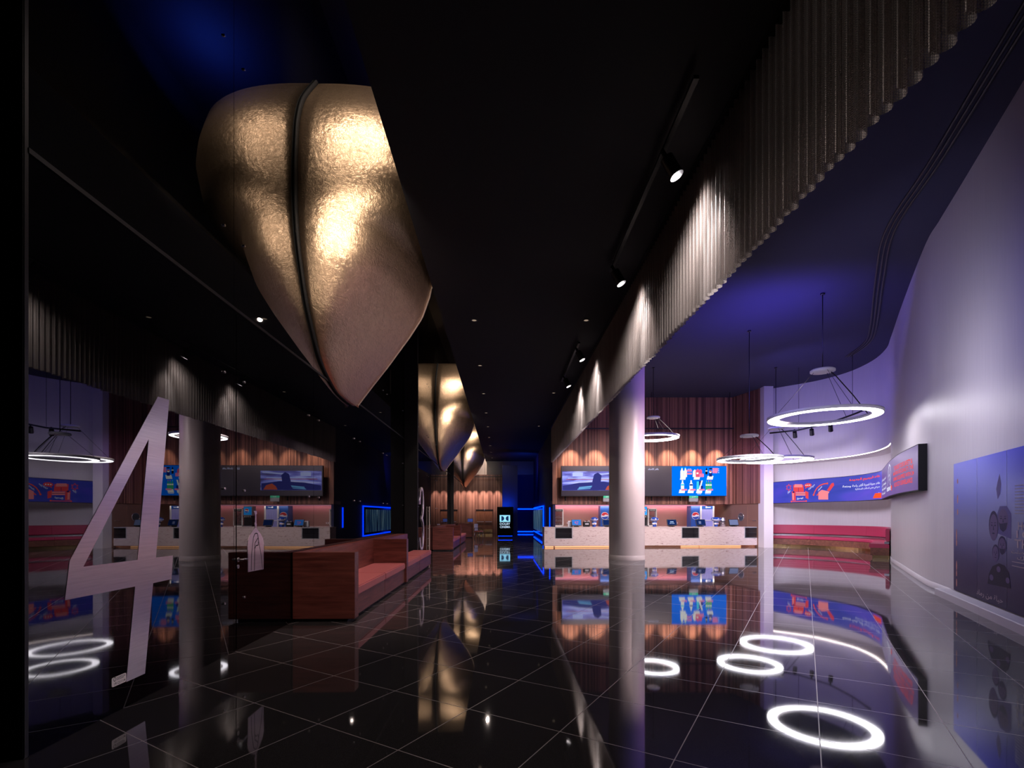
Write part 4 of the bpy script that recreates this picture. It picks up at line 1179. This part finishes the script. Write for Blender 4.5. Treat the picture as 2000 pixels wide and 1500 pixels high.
stroke(mb, ZS_([(800, 400), (825, 370)]), .045, o1_)
mb.done('movement_arrows', mats_led, LT); mb = MB()
mb.mi = lred
star = []
(sa, sz) = sxz(343, 268)
for i in range(13):
    r_ = .17 if i % 2 == 0 else .09
    star.append((sa+r_*math.cos(math.pi*i/6+.5), sz+r_*math.sin(math.pi*i/6+.5)))
stroke(mb, star, .03, o1_)
mb.done('star_mark', mats_led, LT); mb = MB(); mb.mi = lred
(sa, sz) = sxz(656, 232); put_poly(mb, ell(sa, sz, .2, .10, 18), o1_); put_poly(mb, [(sa-.13, sz-.05), (sa-.03, sz-.08), (sa-.15, sz-.17)], o1_)
mb.mi = lw
for q in (-.1, 0, .1): put_poly(mb, ell(sa+q, sz, .03, .03, 8), o2_)
mb.done('speech_bubble', mats_led, LT); mb = MB(); mb.mi = lw
ar(mb, 'توسيع', 480, 425, 582, 468, o3_)
mb.done('caption', mats_led, LT); mb = MB(); mb.mi = lw
ar(mb, 'هزاز', 318, 318, 378, 358, o1_, rot=.5)
mb.done('caption', mats_led, LT); mb = MB(); mb.mi = lw
ar(mb, 'مريح للرقبة', 655, 240, 775, 285, o1_, rot=.6)
mb.done('caption', mats_led, LT); mb = MB(); mb.mi = lw
ar(mb, 'متحرك', 805, 265, 895, 305, o1_, rot=.75)
mb.done('caption', mats_led, LT); mb = MB(); mb.mi = lw
def arf(tx_, x0, x1, f0, f1, bold):
    put_text(mb, arabic(tx_), o1_, sxz(x0, 200)[0], sxz(x1, 200)[0], zS0+(zS1-zS0)*f0, zS0+(zS1-zS0)*f1, bold)
arf('مقاعد حديثة لتجربة أكثر راحة ومتعة', 1218, 1830, .535, .665, .02)
mb.done('lettering', mats_led, LT); mb = MB(); mb.mi = lw
arf('حصريا في بعض الصالات المختارة', 1428, 1830, .40, .50, .015)
mb.done('lettering', mats_led, LT); mb = MB(); mb.mi = lor
arf('مقاعد البريميوم الجديدة', 1330, 1832, .755, .885, .04)
mb.done('lettering', mats_led, LT); mb = MB(); mb.mi = lor
put_poly(mb, ZS_([(1715, 443), (1752, 362), (1855, 352), (1855, 438)]), o1_)
mb.mi = lw
(a, b), (c, d_) = sxz(1798, 418), sxz(1826, 345); put_text(mb, '4', o2_, a, c, b, d_, .03)
(a, b), (c, d_) = sxz(1755, 412), sxz(1790, 385); put_poly(mb, [(a, b), (c, b), (c, d_), (a, d_)], o2_)
mb.done('hall_badge', mats_led, LT)
# message half: frame 1640..1840 x 850..1000, 10 per pixel
mb = MB()
def mxz(a, b):
    px, py = 1640+a/10, 850+b/10
    s_ = PS.ray(px, 11, 18.8); p_, _ = PS.at(s_)
    return (s_, EYE+(HZ-py)*p_.y/F)
def mt(tx_, x0, x1, ya, yb, bold=.03, lat=True):
    a, _ = mxz(x0, 800); c, _ = mxz(x1, 800)
    q_ = MB(); q_.mi = lor if lat and tx_ != 'DESERVE' else lw
    put_text(q_, tx_ if lat else arabic(tx_), o1_, a, c, zb_(yb), zb_(ya), bold); q_.done('lettering', mats_led, LT)
def zb_(f): return zS0+(zS1-zS0)*f
mb.mi = lor
E0, E1 = 1065, 1440
mt('TO ENSURE YOUR SAFETY &', E0+8, 1438, .745, .63, .006)
mt('MAINTAIN OUR QUALITY, THE', E0, 1455, .60, .485, .006)
mt('CINEMA IS EQUIPPED WITH 24', E0-5, 1465, .455, .345, .006)
mt('HOUR CCTV SURVEILLANCE', E0+15, 1440, .31, .20, .006)
mb.mi = lw
mt('لضمان سلامتكم', 838, 915, .66, .55, .02, False); mt('والحفاظ على', 838, 918, .50, .40, .02, False); mt('الجودة نوفر', 840, 920, .36, .26, .02, False); mt('كاميرات مراقبة', 842, 905, .22, .12, .02, False)
mt('DESERVE', 935, 1012, .27, .16, .03)
mb.mi = lw
a, _ = mxz(940, 800); c, _ = mxz(1020, 800); w_ = c-a
leaf = [(.62, .90), (.4, .80), (.22, .66), (.10, .50), (.15, .36), (.2, .30)]
stroke(mb, [(a+w_*x, zb_(z)) for x, z in leaf], .04, o1_)
stroke(mb, [(a+w_*x, zb_(z)) for x, z in ((.62, .90), (.85, .82), (.95, .66), (.9, .5), (.78, .36), (.9, .28))], .04, o1_)
stroke(mb, [(a+w_*x, zb_(z)) for x, z in ((.62, .88), (.58, .7), (.45, .55), (.42, .38))], .035, o1_)
stroke(mb, [(a+w_*x, zb_(z)) for x, z in ((.45, .55), (.65, .62), (.72, .5), (.6, .44))], .03, o1_)
mb.done('sail_emblem', mats_led, LT); mb = MB()
mb.mi = lor
a, _ = mxz(1018, 800); c, _ = mxz(1034, 800); put_rect(mb, a, c, zb_(.19), zb_(.28), o1_); put_rect(mb, a, c, zb_(.145), zb_(.17), o1_)
mb.done('exclamation_mark', mats_led, LT)

# ------------------------------------------------------------------ poster on the near wall
sp0, sp1 = PW.ray(1865, 7, 12), PW.near((5.9, 3.7))
PT = thing('film_poster', 'tall blue film poster panels on the white wall behind the low ledge', 'poster', (*PW.at(sp0)[0], .13))
po = Vector(PT.location)
def pfn(off): return lambda a, b: Vector((*PW.off(a, off), b))-po
zp0, zp1 = .15, 2.66
cuts = [sp0, PW.ray(1911, 6, 11), PW.ray(1970, 5.5, 10), sp0+4.2*.0+PW.near((6.6, 5.4)), sp1]
for a, b in zip(cuts[:-1], cuts[1:]):
    mb = MB(); n = 8; ds = [a+.004+(b-a-.008)*i/n for i in range(n+1)]
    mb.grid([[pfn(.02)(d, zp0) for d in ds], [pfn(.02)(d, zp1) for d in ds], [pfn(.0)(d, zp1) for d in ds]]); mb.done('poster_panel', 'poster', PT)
pp = lambda px, py: (lambda s_: (s_, EYE+(HZ-py)*PW.at(s_)[0].y/F))(PW.ray(px, 5.0, 11))
mats_p = [pm('pp_text', (.40, .33, .36), .4), pm('pp_skin', (.115, .08, .19), .6), pm('pp_cloth', (.011, .008, .035), .6), pm('pp_pale', (.10, .085, .25), .6), pm('pp_amber', (.55, .25, .2), .6), pm('pp_hair', (.022, .016, .07), .6)]
for m_ in mats_p: m_.node_tree.nodes['Principled BSDF'].inputs['Specular IOR Level'].default_value = .15
mb = MB(); g1, g2, g3, g4 = pfn(.0212), pfn(.0222), pfn(.0232), pfn(.0242)
def PE(cx, cy, rx, ry, n=18):      # ellipse given in picture points
    a, b = pp(cx, cy); rs = abs(pp(cx+rx, cy)[0]-pp(cx-rx, cy)[0])/2; rz_ = abs(pp(cx, cy-ry)[1]-pp(cx, cy+ry)[1])/2
    return a, b, max(rs, .008), rz_
def person(cx, cy, rx, ry, hair=True, cloth=False, beard=False):
    a, b, rs, rz_ = PE(cx, cy, rx, ry)
    if cloth:
        mb.mi = 3; put_poly(mb, [(a-rs*1.3, b-rz_*1.2), (a+rs*1.5, b-rz_*1.6), (a+rs*1.5, b+rz_*.6), (a+rs*.7, b+rz_*1.25), (a-rs*.7, b+rz_*1.25), (a-rs*1.2, b+rz_*.6)], g1)
    elif hair:
        mb.mi = 5; put_poly(mb, ell(a, b+rz_*.15, rs*1.18, rz_*1.1, 20), g1)
    mb.mi = 1; put_poly(mb, ell(a, b, rs, rz_, 22), g2)
    mb.mi = 5
    for sg in (-1, 1):
        put_poly(mb, ell(a+sg*rs*.4, b+rz_*.15, rs*.2, rz_*.07, 10), g3); put_poly(mb, [(a+sg*rs*.2, b+rz_*.3), (a+sg*rs*.62, b+rz_*.33), (a+sg*rs*.62, b+rz_*.38), (a+sg*rs*.2, b+rz_*.36)][::sg], g3)
    put_poly(mb, [(a-rs*.04, b+rz_*.15), (a+rs*.04, b+rz_*.15), (a+rs*.14, b-rz_*.2), (a-rs*.14, b-rz_*.2)], g3)
    put_poly(mb, ell(a, b-rz_*.45, rs*.32, rz_*.06, 10), g3)
    if beard: put_poly(mb, [(a-rs*.85, b-rz_*.2), (a-rs*.5, b-rz_*.32), (a, b-rz_*.28), (a+rs*.5, b-rz_*.32), (a+rs*.85, b-rz_*.2), (a+rs*.6, b-rz_*.8), (a, b-rz_*1.05), (a-rs*.6, b-rz_*.8)], g3)
person(1963, 1016, 10, 22, cloth=True, beard=True)
mb.done('printed_figure', mats_p, PT); mb = MB()
person(1944, 1030, 8, 26)
mb.done('printed_figure', mats_p, PT); mb = MB()
person(1961, 1067, 7, 16, beard=True)
mb.done('printed_figure', mats_p, PT); mb = MB()
person(1948, 1082, 6, 15)
mb.done('printed_figure', mats_p, PT); mb = MB()
mb.mi = 2
put_poly(mb, [pp(*q) for q in ((1932, 1140), (1978, 1150), (1974, 1118), (1966, 1105), (1955, 1100), (1942, 1106), (1935, 1120))], g2)
mb.mi = 1
for cx, cy in ((1940, 1128), (1972, 1134), (1954, 1112)):
    a, b, rs, rz_ = PE(cx, cy, 4, 6); put_poly(mb, ell(a, b, rs, rz_, 12), g3)
mb.done('printed_crowd', mats_p, PT); mb = MB()
mb.mi = 4
for py, rz2 in ((1045, 12), (1060, 7), (1105, 10), (1120, 6), (1138, 8), (1000, 6), (975, 9), (940, 5)):
    a, b, rs, rz_ = PE(1871 if py > 1000 else 1873, py, 1.1, rz2); put_poly(mb, ell(a, b, rs, rz_, 12), g1)
mb.done('printed_sparks', mats_p, PT); mb = MB()
mb.mi = 3
put_poly(mb, [pp(*q) for q in ((1952, 975), (1957, 965), (1959, 945), (1956, 925), (1952, 940), (1949, 955))], g1)
mb.done('printed_flame', mats_p, PT); mb = MB()
mb.mi = 0
s0_ = PW.ray(1984, 5, 10)
def ptx(tx_, pxa, yt, yb, w, bold=.02):
    q_ = MB(); q_.mi = 0
    a, zt3 = pp(pxa, yt); _, zb3 = pp(pxa, yb); put_text(q_, tx_, g1, a, a+w, zb3, zt3, bold); q_.done('lettering', mats_p, PT)
ptx('HOW', 1992, 1020, 1035, .62); ptx('I GOT', 1989, 1036, 1051, .95); ptx('THERE', 1985, 1053, 1070, 1.05)
a, zt3 = pp(1979, 1073); put_text(mb, arabic('كيف وصلت'), g1, a, a+.9, pp(1979, 1082)[1], zt3, .01)
mb.done('lettering', mats_p, PT); mb = MB(); mb.mi = 0
a, zt3 = pp(1990, 1084); put_text(mb, arabic('هناك'), g1, a, a+.6, pp(1990, 1093)[1], zt3, .01)
mb.done('lettering', mats_p, PT); mb = MB(); mb.mi = 0
for k_ in range(2): 
    a, zt3 = pp(1980, 1096+k_*8); put_rect(mb, a, a+.9, zt3-.012, zt3, g1)
mb.done('small_print', mats_p, PT); mb = MB(); mb.mi = 0
for k_ in range(10):
    a, zt3 = pp(1986, 948+k_*6); put_rect(mb, a, a+.5+.1*(k_ % 3), zt3-.01, zt3, g2)
mb.done('small_print', mats_p, PT); mb = MB(); mb.mi = 0
a, zt3 = pp(1910, 1152); put_text(mb, arabic('حياة من رماد'), g1, a, a+1.1, zt3-.10, zt3+.02, .005)
mb.done('lettering', mats_p, PT)
# ledge in front of the poster
def ledge(sa, sb, label):
    t = thing('poster_ledge', label, 'ledge', (*PW.at(sa)[0], 0)); po_ = Vector(t.location)
    mb = MB(); n = 10; ds = [sa+(sb-sa)*i/n for i in range(n+1)]
    rows = [[Vector((*PW.off(d, o_), z))-po_ for o_, z in ((.04, .0), (.27, .0), (.27, .13), (.26, .14), (.04, .14))] for d in ds]
    g = mb.grid(rows, closed=True, smooth=False)
    for q in (g[0], g[-1][::-1]): mb.bm.faces.new(q)
    mb.done('box_length', 'white_paint', t)
sl0 = PW.ray(1858, 7, 12); sl1 = PW.ray(1955, 5, 10)
ledge(sl0, sl1-.003, 'white low ledge at the foot of the film poster, farther length'); ledge(sl1+.003, sp1, 'white low ledge at the foot of the film poster, nearer length')

# ------------------------------------------------------------------ ring pendants
def pendant(cx, cy, z, r, zd, rd, band, label):
    t = thing('ring_pendant', label, 'pendant light', (cx, cy, z), group='ring pendants in the lobby')
    ri = r-band; n = 72; h = .045
    mb = MB(); mb.lathe([(ri, 0), (r, 0), (r+.012, .02), (r+.012, h+.04), (ri-.012, h+.04), (ri-.012, .02), (ri, 0.0)], (0, 0, 0), 72)
    mb.done('ring_housing', 'white_plastic', t)
    mb = MB(); mb.lathe([(ri+.012, -.001), (ri+.012, -.008), (r-.012, -.008), (r-.012, -.001)], (0, 0, 0), 72); mb.done('light_diffuser', 'ring_light', t)
    dz = zd-z
    mb = MB(); mb.lathe([(0, dz), (rd, dz), (rd, dz+.05), (rd*.9, dz+.07), (0, dz+.07)], (0, 0, 0), 40); mb.done('driver_disc', 'white_plastic', t)
    for k_ in range(3):
        a = 2*math.pi*k_/3+.5; rm = (r+ri)/2
        MB().cyl((rd*.7*math.cos(a), rd*.7*math.sin(a), dz), (rm*math.cos(a), rm*math.sin(a), h+.03), .006, seg=6).done('suspension_wire', 'black_metal', t)
    MB().cyl((0, 0, dz+.06), (0, 0, ZL-z), .013, seg=6).done('hanging_cable', 'black', t)
    MB().tube([(rd*.75, -.0, dz+.01), (rd*.9+.1, 0, dz-.12), ((rd+r)/2, 0, dz*.5), (r-.08, 0, h+.03)], .015, 6).done('power_cord', 'black', t)
    MB().lathe([(0, ZL-z), (.06, ZL-z), (.06, ZL-z-.04), (0, ZL-z-.04)], seg=16).done('ceiling_cap', 'black_metal', t)
pendant(8.99, 14.3, 4.45, 1.43, 5.78, .32, .27, 'largest ring pendant, closest to the curved white wall')
pendant(8.26, 17.2, 3.55, 1.05, 4.36, .30, .22, 'lowest ring pendant, hanging in front of the side wood wall')
pendant(11.48, 21.5, 4.00, 1.43, 5.37, .32, .25, 'ring pendant overlapped by the lowest ring, before the bench niche')
pendant(6.15, 21.5, 4.97, 1.08, 5.84, .28, .2, 'ring pendant partly hidden behind the white column')

# curved track with spots over the niche
tp = [P(1503, 846, 22), P(1560, 840, 21.5), P(1620, 826, 20.7), P(1665, 810, 19.7), P(1700, 796, 18.6)]
tr = thing('curved_track', 'black curved lighting track hanging before the niche wall', 'track', tp[0])
mb = MB(); mb.tube([Vector(q)-tp[0] for q in [tuple(p) for p in tp]], .035, 8); mb.done('rail', 'black_metal', tr)
for q in (tp[1], tp[3]): MB().cyl(q-tp[0], Vector((q.x, q.y, ZL))-tp[0], .008, seg=6).done('hanger', 'black_metal', tr)
sproto = None
def put_spot(loc, tgt, label, group, on=True, par=None):
    """lamp that points at tgt"""
    global sproto
    if sproto is None:
        sproto = spot_proto(label, group); o = sproto
    else: o = dup(sproto, label=label, group=group)
    o.location = loc
    dv = (Vector(tgt)-Vector(loc)).normalized()
    o.rotation_mode = 'QUATERNION'; o.rotation_quaternion = dv.to_track_quat('-Z', 'Y')
    return o
for (px, py, Y), lb in (((1552, 838, 21.6), 'first small spotlight on the curved track from the counter end'), ((1585, 833, 21.2), 'middle small spotlight on the curved track'), ((1622, 825, 20.7), 'last small spotlight on the curved track, closest to the largest ring')):
    q = P(px, py, Y)+Vector((0, 0, -.10))
    o = put_spot(q, q+Vector((.9, 1.2, -2.0)), lb, 'spots on the curved track')
    o.scale = (1.5, 1.5, 1.5)
# hall tracks with spots on the curtain
XT = 2.05
def track(y0, y1, label):
    t = thing('ceiling_track', label, 'track', (XT, y0, ZC-.10), hall=True)
    MB().box(-.03, .03, 0, y1-y0, -.02, .02).done('rail', 'black_metal', t)
    for q in (.2, y1-y0-.2): MB().cyl((0, q, .02), (0, q, .10), .01, seg=6).done('hanger', 'black_metal', t)
track(5.2, 9.4, 'black lighting track on the dark hall ceiling nearest to the viewer'); track(13.3, 17.2, 'black lighting track on the dark hall ceiling level with the column')
for y, lb in ((6.2, 'spotlight on the nearer hall track, closest to the viewer'), (9.1, 'spotlight at the far end of the nearer hall track'), (13.6, 'bright spotlight on the farther hall track'), (16.4, 'spotlight at the far end of the farther hall track')):
    q = MH @ Vector((XT, y, ZC-.22)); tg_ = MH @ Vector((2.66, y-.15, 4.95))
    put_spot(q, tg_, lb, 'spots on the hall tracks')
    spot_light('curtain_light', q+(tg_-q).normalized()*.25, tg_, (1, .93, .92), 420, 52, .9)
    spot_light('curtain_spill', q+(tg_-q).normalized()*.25, MH @ Vector((2.66, y+2.2, 4.6)), (1, .88, .84), 130, 140, .9)

# recessed downlights
def downlight(x, y, label, group):
    t = thing('recessed_downlight', label, 'downlight', (x, y, ZC), group=group)
    MB().lathe([(.055, -.001), (.055, -.012), (.085, -.012), (.085, -.001)], seg=24).done('trim_ring', 'black_metal', t)
    mb = MB(); mb.lathe([(0, -.006), (.055, -.006), (.055, -.002)], seg=24); mb.done('lens', 'lens_dim', t)
    return t
p = None
for i in range(9):
    Y = 12.04+3.65*i
    X = -.61-.0259*Y
    lb = 'dim recessed downlight in the row over the hall middle, number %d from the viewer' % (i+1)
    nm = ['nearest', 'second', 'third', 'fourth', 'fifth', 'sixth', 'seventh', 'eighth', 'farthest'][i]
    lb = nm+' dim recessed downlight of the row over the middle of the hall'
    if p is None: p = downlight(X, Y, lb, 'downlights over the hall')
    else: dup(p, (X, Y, ZC), label=lb)
for i in range(3):
    Y = 12.04+ (7.2*i if i else 0); X = 2.12-.0259*Y
    dup(p, (X, Y, ZC), label=['nearest', 'second', 'farthest'][i]+' dim recessed downlight of the row beside the hall tracks')

# ------------------------------------------------------------------ light
w = bpy.data.worlds.new('World'); scn.world = w; w.use_nodes = True
w.node_tree.nodes['Background'].inputs[0].default_value = (.25, .22, .4, 1); w.node_tree.nodes['Background'].inputs[1].default_value = .004

# boats: accent lamps tucked into the slot
for dy in (0, 15.9, 31.4):
    for (x, y, z), tg_, pw, an in (((-1.55, 5.9+dy, 9.6), (-2.3, 8.6+dy, 8.4), 420, 72), ((-1.62, 6.6+dy, 6.25), (-2.5, 8.8+dy, 5.8), 170, 92), ((-2.2, 6.4+dy, 4.6), (-2.7, 9.2+dy, 5.0), 26, 110)):
        spot_light('hull_light', MH @ Vector((x, y, z)), MH @ Vector(tg_), (1, .83, .68), pw*1.15, an, .95, .08)
# lobby ceiling and wall wash
area_light('blue_ceiling_wash', (7.8, 15.0, 5.9), (8.0, 16.5, 8.05), (.17, .12, 1), 165, 2.5, 3.5, 170)
area_light('violet_wall_wash', (9.5, 19.0, 6.2), (15.0, 21.8, 6.2), (.22, .17, 1), 62, 1.2, 1.2, 130)
area_light('violet_near_wash', (6.5, 13.5, 5.6), (10.5, 12.5, 5.6), (.42, .34, 1), 20, 1.0, 1.0, 180)
area_light('white_wall_wash', (6.0, 9.4, 4.0), (9.6, 11.0, 3.2), (.84, .80, 1), 55, .8, .8, 180)
area_light('blue_poster_wash', (4.6, 7.4, 4.6), (8.3, 8.7, 1.2), (.34, .32, 1), 34, 2, 2, 180)
spot_light('niche_fill', (10.4, 20.0, 3.1), (15.0, 23.5, 1.2), (.86, .78, 1), 1100, 100, .9, .3)
area_light('niche_fill', (11.6, 21.0, 4.1), (15.0, 23.5, 3.0), (.8, .7, 1), 45, 1.0, 1.0, 150)
area_light('counter_fill', (7.0, 21.0, 5.6), (7.2, 25.0, .4), (1, .80, .78), 420, 7, .8, 120)
area_light('side_wall_violet', (10.6, 23.2, 5.2), (12.4, 25.8, 3.4), (.5, .25, 1), 26, .5, .5, 90)
area_light('column_fill', (8.8, 13.6, 5.4), (4.2, 18.3, 2.2), (1, .80, .84), 125, .8, .8, 60)
area_light('column_violet', (7.4, 17.6, 5.0), (4.3, 18.3, 5.4), (.75, .3, 1), 10, .5, .8, 90)
area_light('backbar_pink', (7.0, 29.22, 2.19), (7.0, 29.4, 1.7), (1, .34, .58), 55, 9, .05, 170)
area_light('backbar_warm', (7.0, 27.6, 2.16), (7.0, 29.0, .9), (1, .84, .74), 75, 9, .3, 170)
spot_light('hull_bounce', MH @ Vector((2.4, 5.5, 3.6)), MH @ Vector((-2.2, 10.0, 5.0)), (1, .55, .62), 150, 40, .9, .3)
# benches
for y, e_ in ((9.6, 380), (14.0, 300), (24.6, 260), (28.5, 260)):
    q = MH @ Vector((-.9, y, 6.2)); spot_light('bench_light', q, MH @ Vector((-2.6, y, .5)), (1, .74, .72), e_*1.25, 62, .9, .12)
q = MH @ Vector((-1.3, 4.2, 5.9)); spot_light('bench_light', q, MH @ Vector((-2.8, 7.7, .6)), (1, .70, .64), 300, 48, .9, .12)
area_light('slot_blue', MH @ Vector((-.8, 9.6, 9.75)), MH @ Vector((-.8, 9.7, 10.7)), (.03, .09, 1), 45, .4, .8, 150)
spot_light('end_cream_light', MH @ Vector((-2.2, 42.4, 7.6)), MH @ Vector((-1.9, 44, 6.0)), (1, .8, .68), 260, 90, .9)
area_light('sign_glow', (-.5, 35.0, 2.2), (-.5, 35.5, 2.7), (.0, .12, 1), 22, 1.0, .08, 170)
area_light('passage_blue', MH @ Vector((1.9, 38.0, 4.8)), MH @ Vector((1.0, 40, 5.6)), (.02, .08, 1), 60, 1, 2, 160)
spot_light('curtain_near_fill', MH @ Vector((-.6, 3.4, 6.3)), MH @ Vector((2.6, 3.6, 5.2)), (1, .88, .82), 20, 70, 1.0, .08)  # added lamp without a fitting, brightens the near end of the curtain
# recessed lamps over the hall
for y in (4.7, 12.04, 19.3, 33.9):
    spot_light('hall_downlight', MH @ Vector((-.6, y, 6.36)), MH @ Vector((-.6, y, 0)), (1, .82, .74), 105, 150, .6, .05)

# ------------------------------------------------------------------ camera and view
cd = bpy.data.cameras.new('camera'); cam = bpy.data.objects.new('camera', cd); C.objects.link(cam)
cam.location = (0, 0, EYE); cam.rotation_euler = (math.radians(90), 0, 0)
cd.sensor_width = 36; cd.sensor_fit = 'HORIZONTAL'; cd.lens = 36*F/2000; cd.shift_y = (HZ-750)/2000
cd.clip_start = .05; cd.clip_end = 200
scn.camera = cam
scn.view_settings.view_transform = 'Standard'; scn.view_settings.look = 'None'; scn.view_settings.exposure = 0
cy = scn.cycles
cy.use_denoising = True; cy.max_bounces = 7; cy.diffuse_bounces = 3; cy.glossy_bounces = 4; cy.transparent_max_bounces = 10
cy.sample_clamp_indirect = 4.0; cy.caustics_reflective = True; cy.caustics_refractive = False; cy.blur_glossy = .1
